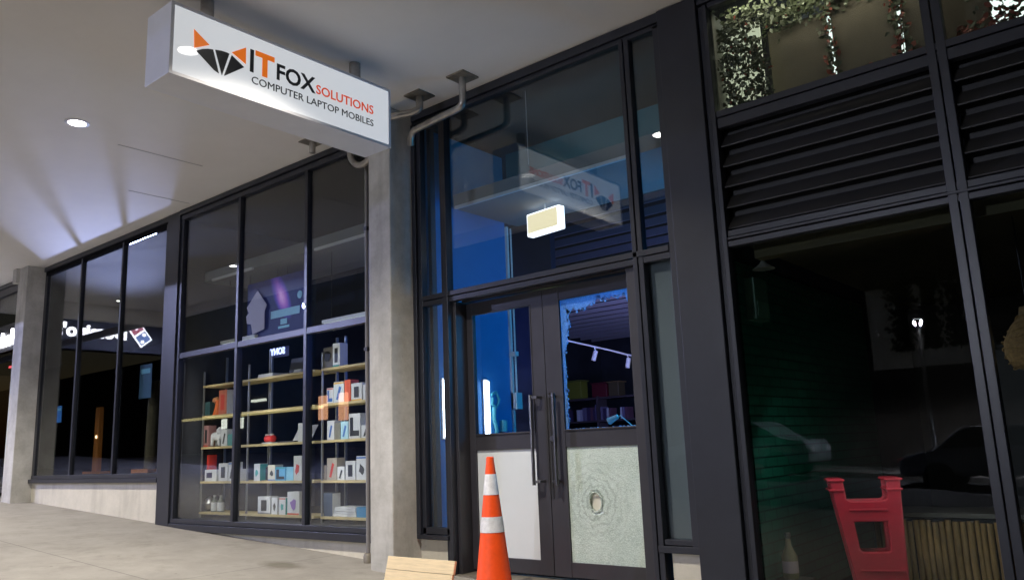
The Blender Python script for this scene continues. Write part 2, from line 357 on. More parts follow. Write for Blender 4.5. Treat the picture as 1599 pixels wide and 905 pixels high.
SOF = 3.43
def gz(x):                                     # the footpath climbs gently to the left
    x = max(-32, min(10, x)); return -1.05 - .053*(x + 6.55)

# ---------------------------------------------------------------- ground
def sheet(name, m, y0, y1, dz, kind_label):
    b = MB()
    xs = [-90, -32] + [-32 + 3*i for i in range(1, 14)] + [10, 90]
    for a, c in zip(xs, xs[1:]):
        b.quad([(a, y0, gz(a)+dz), (c, y0, gz(c)+dz), (c, y1, gz(c)+dz), (a, y1, gz(a)+dz)])
    bmesh.ops.remove_doubles(b.bm, verts=b.bm.verts, dist=1e-4)
    o = b.build(name, m); tag(o, kind_label, name.replace('_', ' '), kind='structure'); return o
sheet('ground', 'asphalt', -120, 120, -.32, 'dark ground under the street and the buildings')
sheet('road', 'asphalt', -17, -7.5, -.14, 'dark asphalt road behind the photographer')
def slab(name, y0, y1, label):
    b = MB(); xs = [-60, -32] + [-32 + 3*i for i in range(1, 14)] + [10, 40]
    for a, c in zip(xs, xs[1:]):
        for (p, q, r_, s_) in (((a, y0, gz(a)), (c, y0, gz(c)), (c, y1, gz(c)), (a, y1, gz(a))),
                               ((a, y0, gz(a)-.3), (c, y0, gz(c)-.3), (c, y0, gz(c)), (a, y0, gz(a))),
                               ((a, y1, gz(a)-.3), (c, y1, gz(c)-.3), (c, y1, gz(c)), (a, y1, gz(a)))):
            b.quad([p, q, r_, s_])
    bmesh.ops.remove_doubles(b.bm, verts=b.bm.verts, dist=1e-4)
    return tag(b.build(name, 'pavement'), label, 'pavement', kind='structure')
slab('pavement', -7.5, .12, 'stained pale concrete pavement sloping along the shopfront')
slab('far_pavement', -20, -17, 'concrete pavement on the far side of the street')

# ---------------------------------------------------------------- the shop building
bld = thing('shopfront_building', 'charcoal framed glass shopfront with concrete columns under a white canopy', 'building', (-6, 0, -1.1))
# canopy
can = MB().box(-18.3, 9, -3.80, -.005, SOF, 3.70).build('canopy', 'soffit', bld)
MB().box(-18.3, 9, -3.95, -3.80, 3.27, 4.15).box(-34, -18.31, -3.93, -3.81, 3.28, 3.42).build('fascia', 'trim_light', can)
MB().box(-18.32, -18.12, -3.78, -.05, 3.08, 3.425).box(-34, 9, -3.795, -3.74, 3.27, 3.425).build('downstand', 'soffit', can)
mat('joint_grey', (.50, .50, .50), .9)
for x, y0_, y1_ in ((-8.6, -1.75, -.75), (-10.05, -.95, -.12)): MB((x, y0_, SOF)).box(x-.005, x+.005, y0_, y1_, SOF-.004, SOF+.002).build('soffit_joint', 'joint_grey', can)
MB().box(-34, 9, .0, .35, SOF+.002, 9.5).box(-34, 9, -.004, .002, 3.72, 9.5).build('upper_wall', 'brick_far', bld)
# columns
def column(x0, x1, y0, cap):
    z0 = gz((x0+x1)/2) - .25
    MB((x0, y0, -1.1)).box(x0, x1, y0, .10, z0, SOF-.002).build('concrete_column', 'column_concrete', bld, bevel=.012)
    if cap: MB((x0, y0, -1.1)).box(x0-.10, x0+.06, y0-.06, -.02, SOF-.26, SOF-.003).build('column_cap', 'column_concrete', bld, bevel=.01)
column(-6.07, -5.75, -.34, False); column(-15.56, -15.16, -.30, True)
# plinths
for (x0, x1, zt) in ((-15.16, -10.77, -.285), (-10.77, -6.06, -.885), (-5.76, -5.36, -.815), (-3.09, -2.84, -.815)):
    MB((x0, 0, -1.1)).box(x0, x1, .012, .30, gz(x1)-.25, zt).build('plinth', 'plinth_concrete', bld, bevel=.006)

def window(name, bars_v, bars_h, panes, m='frame', gm='glass', label=None):
    """bars_v: (x0,x1,z0,z1,proud) ; bars_h: (x0,x1,z0,z1,proud) ; panes: (x0,x1,z0,z1)"""
    x0 = bars_v[0][0]
    b = MB((x0, 0, 0))
    for (a, c, d, e, p) in bars_v: b.box(a, c, -p, .055, d, e)
    for (a, c, d, e, p) in bars_h: b.box(a, c, -p, .050, d, e)
    fr = b.build(name, m, bld, bevel=.004)
    if label: fr['label'] = label
    for (a, c, d, e) in panes:
        MB((a, .02, d)).box(a, c, .018, .028, d, e).build('pane', gm, fr)
    return fr
G = .012
# left bay
gl = MATS['glass']
zL0, zL1 = -.165, 3.27
window('display_window', [(-15.30, -15.06, zL0, 3.42, .0), (-13.675, -13.625, zL0-.01, 3.32, .016), (-12.215, -12.165, zL0-.01, 3.32, .016), (-10.84, -10.775, zL0-.01, 3.32, .02)],
       [(-15.30, -10.77, 3.345, 3.425, .03), (-15.22, -10.775, -.285, -.225, .05), (-15.10, -10.775, -.222, -.165, .028)],
       [(-15.06, -13.675, zL0, zL1), (-13.625, -12.215, zL0, zL1), (-12.165, -10.84, zL0, zL1)])
MB((-15, .02, 3.3)).box(-15.10, -10.77, -.012, .05, 3.27, 3.343).build('head_flashing', mat('matt_black', (.012, .012, .013), 1.0, spec=.0), bld)
MB((-10.77, 0, -1)).box(-10.77, -10.43, -.045, .12, -.895, 3.42).build('wall_panel', 'frame', bld, bevel=.006)
# middle bay
zt0, zt1 = 1.33, 1.42
window('display_window', [(-10.43, -10.36, -.76, 3.29, .02), (-9.00, -8.945, -.77, 3.29, .018), (-7.585, -7.53, -.77, 3.29, .018), (-6.50, -6.40, -.87, 3.29, .02)],
       [(-10.43, -6.07, 3.36, 3.425, .05), (-10.43, -6.07, 3.285, 3.35, .025), (-10.42, -6.41, zt0+.01, zt1-.005, .013), (-10.43, -6.40, -.885, -.805, .045), (-10.42, -6.41, -.80, -.745, .026)],
       [(-10.36, -9.00, -.745, zt0), (-10.36, -9.00, zt1, 3.285), (-8.945, -7.585, -.745, zt0), (-8.945, -7.585, zt1, 3.285), (-7.53, -6.50, -.745, zt0), (-7.53, -6.50, zt1, 3.285)])
MB((-6.4, 0, 0)).box(-6.398, -6.07, -.0, .12, -.885, 3.28).build('wall_panel', 'frame', bld)
# entrance bay
window('entrance_window', [(-5.752, -5.70, -.80, 3.30, .045), (-5.695, -5.645, -.795, 3.30, .02), (-5.375, -5.335, gz(-5.3)-.1, 3.33, .02), (-5.33, -5.285, gz(-5.3)-.1, 3.33, .035),
        (-3.225, -3.185, gz(-3)-.1, 3.33, .03), (-3.18, -3.135, gz(-3)-.1, 3.33, .022), (-2.90, -2.835, -.80, 3.33, .02)],
       [(-5.752, -2.80, 3.345, 3.425, .04), (-5.752, -2.84, 3.30, 3.34, .02), (-5.64, -2.90, 1.44, 1.487, .03), (-5.64, -2.90, 1.385, 1.434, .018),
        (-5.745, -5.34, -.815, -.775, .05), (-5.69, -5.34, -.77, -.71, .02), (-3.18, -2.835, -.815, -.765, .03), (-3.13, -2.90, -.76, -.72, .015)],
       [(-5.645, -5.375, -.71, 1.385), (-5.645, -5.375, 1.487, 3.30), (-5.285, -3.225, 1.487, 3.30), (-3.135, -2.90, 1.487, 3.30)], gm='glass_blue')
# glass panel beside the doors; its pale reflection is put into the backing colour
ip = MB((-3.13, .06, 0)).box(-3.135, -2.90, .045, .055, -.72, 1.385).build('side_panel', 'glass_grey', bld)
MB((-3.13, .09, 0)).box(-3.18, -2.84, .075, .14, -.80, 1.43).build('reflection_backing', mat('reflection_grey', (.22, .25, .31), .5), ip)
MB((-2.8, 0, -1)).box(-2.833, -2.492, -.06, .12, gz(-2.6)-.15, 3.42).build('wall_panel', 'frame', bld, bevel=.006)
# door recess head and jambs
MB((-5.28, .1, 0)).box(-5.283, -5.245, .03, .26, gz(-5)-.1, 1.39).box(-3.335, -3.23, .03, .26, gz(-3)-.1, 1.39).box(-5.24, -3.34, .11, .26, 1.386, 1.44).build('door_jamb', 'frame_door', bld, bevel=.004)
MB((-5.28, .1, -1.2)).box(-5.28, -3.2, -.02, .5, gz(-4.3)-.15, gz(-5.2)+.012).build('threshold', 'galv_plate', bld)

# ---- doors
def door(x0, x1, g0, g1, kind):
    dz0, dz1 = -1.085, 1.375
    d = bpy.data.objects.new('door', None); d.empty_display_size = .1; col.objects.link(d); d.parent = bld
    d.location = Vector((x0, .2, dz0)) - Vector(bld.location)
    b = MB((x0, .2, dz0)); Y0, Y1 = .175, .225
    b.box(x0, g0, Y0, Y1, dz0, dz1).box(g1, x1, Y0, Y1, dz0, dz1)
    b.box(g0, g1, Y0+.003, Y1-.003, 1.255, dz1).box(g0, g1, Y0+.003, Y1-.003, -.025, .118).box(g0, g1, Y0+.003, Y1-.003, dz0, -.965)
    b.box(g0-.006, g1+.006, Y0-.008, Y0+.002, 1.25, 1.262).box(g0-.006, g1+.006, Y0-.008, Y0+.002, .112, .126)
    b.box(g0-.006, g0+.006, Y0-.007, Y0+.002, .126, 1.25).box(g1-.006, g1+.006, Y0-.007, Y0+.002, .126, 1.25)
    b.build('door_frame', 'frame_door', d, bevel=.003)
    return d
dl = door(-5.24, -4.313, -5.165, -4.455, 'l'); dl['label'] = 'left door leaf with an intact upper pane and white lower panel'
dr = door(-4.307, -3.34, -4.13, -3.41, 'r'); dr['label'] = 'right door leaf with smashed upper pane and crazed lower pane'
MB((-4.8, .2, .7)).box(-5.165, -4.455, .195, .203, .118, 1.255).build('pane', 'glass_blue', dl)
MB((-4.8, .2, -.5)).box(-5.165, -4.455, .195, .207, -.965, -.025).build('lower_panel', 'frosted_panel', dl)
# remaining fringe of crumbled safety glass
rnd = random.Random(3)
def fringe():
    b = MB((-3.8, .2, .7)); outer = []; inner = []
    x0, x1, zt, zb = -4.13, -3.41, 1.255, .125
    # walk: bottom left -> up the left side -> along the top -> right corner
    for i in range(46):
        t = i/45; z = zb + (zt-zb)*t
        wd = .026 + .008*rnd.random() if z < .82 else .03 + min(1, (z-.82)/.25)*.050 + .018*rnd.random()
        outer.append((x0, z)); inner.append((x0 + wd, min(z, zt-.11)))
    for i in range(46):
        t = i/45; x = x0 + (x1-x0)*t
        dp = .10 if t < .40 else .10 - (t-.40)/.15*.055 if t < .55 else .045 + .012*math.sin(t*30)
        if t > .95: dp = .10
        dp += .022*(rnd.random()-.5)
        outer.append((x, zt)); inner.append((max(x, x0+.08), zt-dp))
    n = len(outer)
    for y in (.192, .203):
        pass
    A = [b.bm.verts.new(Vector((p[0], .194, p[1]))-b.o) for p in outer]; Bq = [b.bm.verts.new(Vector((p[0], .194, p[1]))-b.o) for p in inner]
    for i in range(n-1):
        try: b.bm.faces.new([A[i], A[i+1], Bq[i+1], Bq[i]])
        except ValueError: pass
    g = bmesh.ops.extrude_face_region(b.bm, geom=b.bm.faces[:])
    for v in g['geom']:
        if isinstance(v, bmesh.types.BMVert): v.co.y += .008
    o = b.build('broken_pane', 'crazed_shards', dr); o['label'] = 'jagged fringe of crumbled safety glass left in the frame'
    # loose crumbs along the ragged edge
    c = MB((-3.8, .2, .7))
    for k in range(150):
        i = rnd.randrange(n); x, z = inner[i]; s = .004 + .006*rnd.random()
        x += rnd.uniform(-.012, .012); z += rnd.uniform(-.02, .008)
        c.box(x-s, x+s, .190, .190+s*1.5, z-s, z+s, rot=Matrix.Rotation(rnd.random()*3, 3, 'Y'))
    for k in range(40):
        x = rnd.uniform(-4.11, -3.43); s = .003 + .004*rnd.random()
        c.box(x-s, x+s, .180+rnd.random()*.02, .2, .119, .119+s*2)
    c.build('glass_crumbs', 'crazed_shards', dr)['kind'] = 'stuff'
fringe()
# lower right pane: cracked but held, with a hole punched through
def holed():
    b = MB((-3.77, .2, -.5)); x0, x1, z0, z1 = -4.13, -3.41, -.965, -.025; cx, cz = -3.862, -.475
    N = 48; inn = []; out = []
    for i in range(N):
        a = 2*math.pi*i/N; r = 1 + .10*rnd.random()
        inn.append((cx + .054*r*math.cos(a), cz + .070*r*math.sin(a)))
        dx, dz = math.cos(a), math.sin(a); t = min([(x1-cx)/dx if dx > 1e-6 else 9e9, (x0-cx)/dx if dx < -1e-6 else 9e9, (z1-cz)/dz if dz > 1e-6 else 9e9, (z0-cz)/dz if dz < -1e-6 else 9e9])
        out.append((cx+dx*t, cz+dz*t))
    # snap nearest to corners
    for c in ((x0, z0), (x1, z0), (x1, z1), (x0, z1)):
        j = min(range(N), key=lambda k: (out[k][0]-c[0])**2 + (out[k][1]-c[1])**2); out[j] = c
    rings = []
    for k in range(7):
        f = (k/6)**1.4
        rings.append([b.bm.verts.new(Vector((p[0]*(1-f)+q[0]*f, .192 - .010*math.exp(-k*1.1)*(-1 if k == 0 else 1) + .0012*rnd.random(), p[1]*(1-f)+q[1]*f))-b.o) for p, q in zip(inn, out)])
    for A, B2 in zip(rings, rings[1:]):
        for i in range(N): b.bm.faces.new([A[i], A[(i+1) % N], B2[(i+1) % N], B2[i]])
    g = bmesh.ops.extrude_face_region(b.bm, geom=b.bm.faces[:])
    for v in g['geom']:
        if isinstance(v, bmesh.types.BMVert): v.co.y += .007
    o = b.build('cracked_pane', 'crazed_pane', dr); o['label'] = 'pale green crazed pane with a fist sized hole'
    rim = MB((-3.77, .2, -.5)); pts = [(p[0]*1.0, .186, p[1]) for p in inn]; 
    rim.tube([(cx+(p[0]-cx)*1.08, .186, cz+(p[2]-cz)*1.08) for p in pts] + [(cx+(pts[0][0]-cx)*1.08, .186, cz+(pts[0][2]-cz)*1.08)], .007, 6)
    rim.build('hole_rim', 'crazed_pane', dr)
    MB((-3.77, .22, -.5)).box(-4.13, -3.41, .212, .222, -.965, -.025).build('backing_board', mat('cream_board', (.62, .60, .50), .7), dr)
holed()
def handle(x, y, side):
    h = MB((x, y, 0)); h.tube([(x, y, -.335), (x, y, .44)], .016, 14)
    for z in (.415, -.305):
        h.box(x-.012, x+side, y-.010, y+.010, z-.011, z+.011).box(x+side-.024 if side > 0 else x+side, x+side if side > 0 else x+side+.024, y, .178, z-.011, z+.011)
    return h
handle(-4.432, .10, .075).build('handle', 'steel', dl, bevel=.002)
handle(-4.182, .10, -.045).build('handle', mat('dark_steel', (.13, .13, .14), .35, metal=1.0), dr, bevel=.002)
MB((-4.24, .17, .05)).lathe([(.022, .152), (.026, .158), (.026, .176)], (-4.255, 0, .055), 24, 'y').build('lock_cylinder', 'steel', dr)
MB((-4.24, .17, .05)).box(-4.30, -4.275, .168, .176, -.45, .45).build('astragal', 'frame_dark', dr)

# right bay, restaurant
rb = window('restaurant_window', [(-2.488, -2.455, gz(-2.4)-.1, 3.33, .02), (-2.45, -2.415, gz(-2.4)-.1, 3.33, .035), (-.945, -.892, gz(-1)-.1, 3.33, .035), (-.884, -.83, gz(-1)-.1, 3.33, .035),
        (.65, .703, gz(1)-.1, 3.33, .035), (.711, .765, gz(1)-.1, 3.33, .035), (2.3, 2.4, gz(1)-.1, 3.33, .035)],
       [(-2.488, 2.4, 3.345, 3.425, .04), (-2.41, 2.3, 3.30, 3.34, .02), (-2.41, 2.3, 2.385, 2.435, .03), (-2.41, 2.3, 2.30, 2.378, .022),
        (-2.41, 2.3, 1.452, 1.50, .022), (-2.41, 2.3, 1.425, 1.446, .04), (-2.41, 2.3, 1.375, 1.418, .03), (-2.41, 2.3, -1.22, -1.10, .03)],
       [(-2.415, -.945, 2.435, 3.30), (-.83, .65, 2.435, 3.30), (.765, 2.3, 2.435, 3.30), (-2.415, -.945, -1.10, 1.375), (-.83, .65, -1.10, 1.375), (.765, 2.3, -1.10, 1.375)], gm='glass_grey')
for (a, c) in ((-2.41, -.95), (-.825, .645), (.77, 2.295)):
    b = MB((a, .05, 1.5)); n = 5; st = .80/n
    for k in range(n):
        z = 1.515 + st*k
        # blade: slopes down and outwards, with a front lip
        b.prism([(.004, z), (.002, z+.008), (.088, z+.112), (.095, z+.105), (.012, z+.004), (.012, z)], a, c, 'x')
    b.build('louvre', mat('louvre_metal', (.028, .027, .026), .5) if 'louvre_metal' not in MATS else 'louvre_metal', bld)
    MB((a, .14, 1.5)).box(a-.02, c+.02, .11, .16, 1.49, 2.425).build('louvre_backing', 'black', bld)
# left neighbour beyond the far column
window('neighbour_window', [(-17.6, -17.5, -.2, 3.4, .02), (-16.35, -16.25, -.4, 3.4, .02), (-15.75, -15.60, -.4, 3.4, .02)],
       [(-19.0, -15.56, 3.345, 3.425, .03), (-19.0, -15.6, 3.2, 3.34, .015), (-19.0, -15.6, -.45, -.35, .03)], [(-17.5, -16.35, -.35, 3.2), (-16.25, -15.75, -.35, 3.2)])
MB((-17, .06, 2.3)).box(-34, -17.6, -.02, .1, -.6, 3.42).build('wall_panel', 'frame_dark', bld)
# interior shell
sh = MB((-6, 3, 0))
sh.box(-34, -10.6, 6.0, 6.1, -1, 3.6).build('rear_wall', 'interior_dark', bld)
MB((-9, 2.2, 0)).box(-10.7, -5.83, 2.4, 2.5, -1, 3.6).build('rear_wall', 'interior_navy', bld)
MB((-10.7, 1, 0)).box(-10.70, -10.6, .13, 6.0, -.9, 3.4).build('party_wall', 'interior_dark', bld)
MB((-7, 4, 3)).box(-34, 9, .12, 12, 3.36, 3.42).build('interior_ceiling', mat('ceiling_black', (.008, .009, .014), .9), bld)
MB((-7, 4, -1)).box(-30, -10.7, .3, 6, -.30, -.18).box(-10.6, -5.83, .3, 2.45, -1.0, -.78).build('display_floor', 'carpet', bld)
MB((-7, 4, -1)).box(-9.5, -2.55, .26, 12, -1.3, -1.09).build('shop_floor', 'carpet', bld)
bh = MB((-6, 1, 2.5)).box(-10.55, -5.85, .42, 1.47, 2.475, 2.62).box(-5.60, -2.6, .42, 1.47, 2.475, 2.62).build('bulkhead', 'bulkhead', bld)
for a, c in ((-10.3, -9.3), (-7.95, -6.9), (-5.56, -3.35)):
    MB((a, .4, 2.47)).box(a, c, .39, .42, 2.455, 2.485).build('edge_trim', 'trim_light', bh)
# lobby: side wall with corner trim, open ceiling battens, far room
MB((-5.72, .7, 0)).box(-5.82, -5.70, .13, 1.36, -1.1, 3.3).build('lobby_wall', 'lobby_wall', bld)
MB((-5.69, .2, 0)).box(-5.699, -5.655, .135, .20, -1.05, 3.3).build('lobby_shade_strip', mat('shade_blue', (.05, .06, .08), .5), bld)  # dark strip standing in for shade on the near end of the wall
MB((-4, 1.45, 3)).box(-5.69, -2.6, 1.42, 1.47, 2.625, 3.355).build('void_wall', mat('teal_dark', (.03, .10, .12), .7), bld)  # added wall; teal glow above the doors put into its colour
MB((-5.7, 1.38, 0)).box(-5.70, -5.67, 1.36, 1.39, -1.1, 2.47).build('corner_trim', 'trim_light', bld)
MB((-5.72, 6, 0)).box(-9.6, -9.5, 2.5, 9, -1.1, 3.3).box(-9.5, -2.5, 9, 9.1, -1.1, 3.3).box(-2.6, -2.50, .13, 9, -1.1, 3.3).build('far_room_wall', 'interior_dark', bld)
bt = MB((-6, 4, 2.9))
for k in range(15): bt.box(-9.5, -2.62, 1.75+.48*k, 1.79+.48*k, 2.80, 2.90)
bt.build('ceiling_batten', mat('trim_dim', (.10, .11, .16), .5), bld)
bt = MB((-6, 6, 2.1))
for k in range(11): bt.box(-9.45, -4.0, 4.6+.40*k, 4.64+.40*k, 2.10, 2.16)
bt.build('ceiling_batten', mat('batten_pale', (.34, .32, .38), .5), bld)
MB((-6, 6, 2.2)).box(-9.45, -4.0, 4.5, 8.95, 2.30, 2.34).build('dropped_ceiling', mat('violet_grey', (.07, .06, .09), .8), bld)
MB((-2.5, 1, 0)).box(-2.49, -2.44, .14, 3.2, -1.2, 1.30).build('tiled_wall', 'green_brick_tile', bld)
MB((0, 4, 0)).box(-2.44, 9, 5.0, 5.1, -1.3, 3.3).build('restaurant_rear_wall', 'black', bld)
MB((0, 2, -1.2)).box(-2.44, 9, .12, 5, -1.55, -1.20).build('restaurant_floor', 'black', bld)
MB((0, 2, 2.3)).box(-2.44, 3, .16, 5, 1.46, 1.52).box(-2.30, 3, .17, .30, 1.30, 1.455).build('restaurant_ceiling', mat('olive_ceiling', (.10, .09, .05), .8), bld)

# ---------------------------------------------------------------- hanging shop sign
SX = -5.12
sg = thing('hanging_sign', 'white box sign with orange fox head reading IT FOX SOLUTIONS, hung under the canopy', 'sign', (-5.29, -1.9, 2.66))
MB((-5.3, -1.9, 2.9)).box(-5.47, SX-.012, -2.95, -.885, 2.662, 3.215).build('casing', 'white_alu', sg, bevel=.004)
ed = MB((SX, -1.9, 2.9))
ed.box(SX-.012, SX+.004, -2.952, -2.925, 2.66, 3.217).box(SX-.012, SX+.004, -.910, -.883, 2.66, 3.217)
ed.box(SX-.012, SX+.003, -2.925, -.910, 2.66, 2.685).box(SX-.012, SX+.003, -2.925, -.910, 3.192, 3.217)
ed.build('edge_frame', 'white_alu', sg, bevel=.002)
MB((SX, -1.9, 2.9)).box(SX-.010, SX-.002, -2.925, -.910, 2.685, 3.192).build('face', 'sign_face', sg)
for y in (-2.59, -1.16):
    MB((-5.28, y, 3.3)).lathe([(.050, 3.215), (.050, 3.428)], (-5.28, y, 0), 24).build('hanging_tube', 'galv', sg, smooth=True)
em = bpy.data.objects.new('fox_emblem', None); em.empty_display_size = .1; col.objects.link(em); em.parent = sg; em.location = Vector((SX, -2.56, 2.92)) - Vector(sg.location)
def poly(pts, m, name, parent): 
    MB((SX, -2.56, 2.92)).prism(pts, SX-.001, SX+.003, 'x').build(name, m, parent)
poly([(-2.775, 3.060), (-2.768, 2.915), (-2.652, 2.982)], 'orange_ink', 'ear', em)
poly([(-2.352, 3.075), (-2.470, 2.992), (-2.350, 2.940)], 'orange_ink', 'ear', em)
poly([(-2.752, 2.900), (-2.705, 2.930), (-2.662, 2.948), (-2.622, 2.957), (-2.570, 2.786), (-2.610, 2.800), (-2.67, 2.842)], 'black_ink', 'cheek', em)
poly([(-2.604, 2.962), (-2.560, 2.972), (-2.510, 2.975), (-2.490, 2.972), (-2.545, 2.780)], 'black_ink', 'muzzle', em)
poly([(-2.470, 2.968), (-2.364, 2.908), (-2.520, 2.786), (-2.527, 2.784)], 'black_ink', 'cheek', em)
TR = (R(90), 0, R(90)); xf = SX - .001
def ink(body, m, y, z, h, wd, bold):
    """capital height h, total width wd along the sign"""
    o = text('lettering', body, m, (xf, y, z), TR, h/.70, sg, .0025, bold)
    bpy.context.view_layer.update(); dx = o.dimensions.x
    if dx > 0: o.scale.x = wd/dx
    o['label'] = 'lettering ' + body
    return o
ink('I', 'black_ink', -2.325, 2.900, .178, .032, .006)
ink('T', 'orange_ink', -2.262, 2.902, .178, .170, .010)
ink('FOX', 'black_ink', -2.085, 2.914, .132, .370, .004)
ink('SOLUTIONS', 'red_orange_ink', -1.700, 2.918, .078, .612, .0012)
ink('COMPUTER LAPTOP MOBILES', 'black_ink', -2.300, 2.805, .060, 1.210, 0)

# ---------------------------------------------------------------- conduits
def flange(b, x, y, s=.11, z=SOF): b.box(x-s, x+s, y-s, y+s, z-.016, z-.001)
def conduit(name, label, fl, pts, r=.034):
    t = thing(name, label, 'conduit', (fl[0], fl[1], 3.3), group='steel conduits under the canopy')
    b = MB((fl[0], fl[1], 3.4)); flange(b, *fl); b.build('flange', 'galv_plate', t, bevel=.003)
    MB((fl[0], fl[1], 3.3)).tube(pts, r).build('pipe', 'galv', t, smooth=True)
A0 = (-4.765, -.30, 3.415); A1 = (-4.765, -.30, 3.13); A2 = (-5.50, -.30, 3.10); A3 = (-5.56, -.22, 2.98)
conduit('conduit_pipe', 'bent steel conduit running from its square flange to the column side', (-4.765, -.30),
        [A0, (-4.765, -.30, 3.25)] + arc((-4.765, -.30, 3.20), A1, (-4.86, -.30, 3.125)) + arc((-5.42, -.28, 3.10), (-5.50, -.27, 3.10), (-5.53, -.25, 3.03)) + [(-5.55, -.23, 2.985)])
conduit('conduit_pipe', 'short steel conduit dropping from a square flange then bending behind the sign', (-5.345, -.30),
        [(-5.345, -.30, 3.415), (-5.345, -.30, 3.33)] + arc((-5.345, -.30, 3.31), (-5.345, -.30, 3.27), (-5.45, -.32, 3.27)) + arc((-5.70, -.36, 3.29), (-5.80, -.38, 3.29), (-5.90, -.38, 3.23)) + [(-6.0, -.38, 3.1)], .036)
conduit('conduit_pipe', 'stub of steel conduit ending in the air left of the sign', (-7.05, -.31), [(-7.05, -.31, 3.415), (-7.05, -.31, 3.29)], .034)
lp = []
for i in range(15):
    a = R(175 + i*14); lp.append((-6.26 + .20*math.cos(a), -.26, 3.16 + .20*math.sin(a)))
conduit('conduit_pipe', 'curved steel conduit looping below the sign beside the column', (-6.46, -.26), [(-6.46, -.26, 3.415), (-6.46, -.26, 3.25)] + lp[1:], .033)
dp = thing('drain_pipe', 'thin grey drain pipe standing beside the concrete column', 'pipe', (-6.385, -.10, gz(-6.4)))
MB((-6.385, -.1, 0)).tube([(-6.385, -.10, 3.05), (-6.385, -.10, -1.03)], .020).build('pipe', mat('grey_paint', (.20, .19, .19), .5), dp, smooth=True)
MB((-6.385, -.1, -1.04)).lathe([(.045, gz(-6.4)-.01), (.048, -1.0), (.04, -.975), (.021, -.965)], (-6.385, -.10, 0), 20).build('socket', 'galv_plate', dp, smooth=True)
MB((-6.385, -.08, .9)).box(-6.41, -6.36, -.122, .0, 1.02, 1.06).build('clip', 'frame_dark', dp)
MB((-6.385, -.08, 2.3)).box(-6.41, -6.36, -.122, .0, 2.30, 2.34).build('clip', 'frame_dark', dp)

# ---------------------------------------------------------------- downlights
def downlight(x, y, energy, label):
    t = thing('downlight', label, 'ceiling light', (x, y, SOF), group='downlights in the canopy')
    MB((x, y, SOF)).lathe([(.085, 3.422), (.115, 3.424), (.118, 3.429), (.118, 3.435), (.085, 3.435)], (x, y, 0), 36, cap=False).build('trim_ring', 'white_alu', t, smooth=True)
    MB((x, y, SOF)).lathe([(.086, 3.4255), (.086, 3.4285)], (x, y, 0), 36).build('diffuser', 'lamp_white', t)
    d = bpy.data.lights.new('downlight_beam', 'SPOT'); d.energy = energy; d.spot_size = R(122); d.spot_blend = .8; d.shadow_soft_size = .08; d.color = (1, .92, .81)
    o = bpy.data.objects.new('downlight_beam', d); col.objects.link(o); o.parent = t; o.location = (0, 0, -.02)
for x, lb in ((-17.4, 'canopy downlight beyond the far left column'), (-12.95, 'round downlight mirrored in the shelf windows'), (-8.3, 'round bright downlight in the open soffit left of the hanging sign'),
              (-4.15, 'canopy downlight in front of the entrance')):
    downlight(x, -2.30, 600, lb)

# ---------------------------------------------------------------- traffic cone
cx, cy = -4.445, -.45; c0 = gz(cx)
cone = thing('traffic_cone', 'tall orange traffic cone with two white reflective bands', 'traffic cone', (cx, cy, c0))
def rad(z): return .150 + (.029 - .150)*((z - (c0+.05))/(-.08 - (c0+.05)))
MB((cx, cy, c0)).lathe([(rad(c0+.03)+.006, c0+.03), (rad(c0+.06), c0+.06), (rad(-.66), -.66), (rad(-.3), -.3), (rad(-.11), -.11), (.030, -.078), (.024, -.074), (.018, -.10)], (cx, cy, 0), 48).build('cone_body', 'cone_orange', cone, smooth=True)
for (a, c) in ((-.375, -.212), (-.665, -.545)):
    MB((cx, cy, a)).lathe([(rad(a)+.0025, a), (rad(c)+.0025, c)], (cx, cy, 0), 48, cap=False).build('reflective_band', 'cone_band', cone, smooth=True)
MB((cx, cy, c0)).box(cx-.21, cx+.21, cy-.21, cy+.21, c0+.002, c0+.04).build('base', 'cone_orange', cone, bevel=.015)

# ---------------------------------------------------------------- timber board at the column foot
bd = thing('timber_board', 'pale raw timber board lying against the column foot', 'board', (-5.14, -.6, gz(-5.1)))
rt = Matrix.Rotation(R(-14), 3, 'X')
zb = gz(-5.1)
MB((-5.14, -.6, zb)).box(-5.58, -4.775, -.615, -.590, zb-.03, zb+.125, rot=rt, piv=(-5.14, -.6, zb)).build('lower_plank', 'timber', bd, bevel=.003)
MB((-5.14, -.6, zb)).box(-5.575, -4.765, -.617, -.592, zb+.128, zb+.235, rot=rt, piv=(-5.14, -.6, zb)).build('upper_plank', 'timber', bd, bevel=.003)

# ---------------------------------------------------------------- display shelves and goods
SH = {1: 1.005, 2: .585, 3: .160, 4: -.300, 5: -.705}
BX = {1: (-10.90, -9.45), 2: (-9.46, -8.02), 3: (-7.90, -6.52)}
NM = {1: 'left', 2: 'middle', 3: 'right'}
ORD = {1: 'top', 2: 'second', 3: 'third', 4: 'fourth', 5: 'lowest'}
for b_, (x0, x1) in BX.items():
    x0c = max(x0, -10.58)
    t = thing('display_shelves', 'open shelving unit with pale wood shelves behind the %s pane of the display window' % NM[b_], 'shelving', (x0c, .6, -.78), group='shelving units in the shop window')
    for k, z in SH.items():
        MB((x0c, .5, z)).box(x0c, x1, .47, .80, z-.028, z).build('shelf', 'shelf_wood', t, bevel=.002)
    for px in (x0c+.02, x1-.03):
        MB((px, .6, 0)).box(px, px+.022, .80, .83, -.78, 1.42).build('post', 'shelf_post', t)
    MB((x0c+.05, .6, 0)).box(x0c+.0, x0c+.02, .475, .495, -.78, 1.2).build('post', 'shelf_post', t)

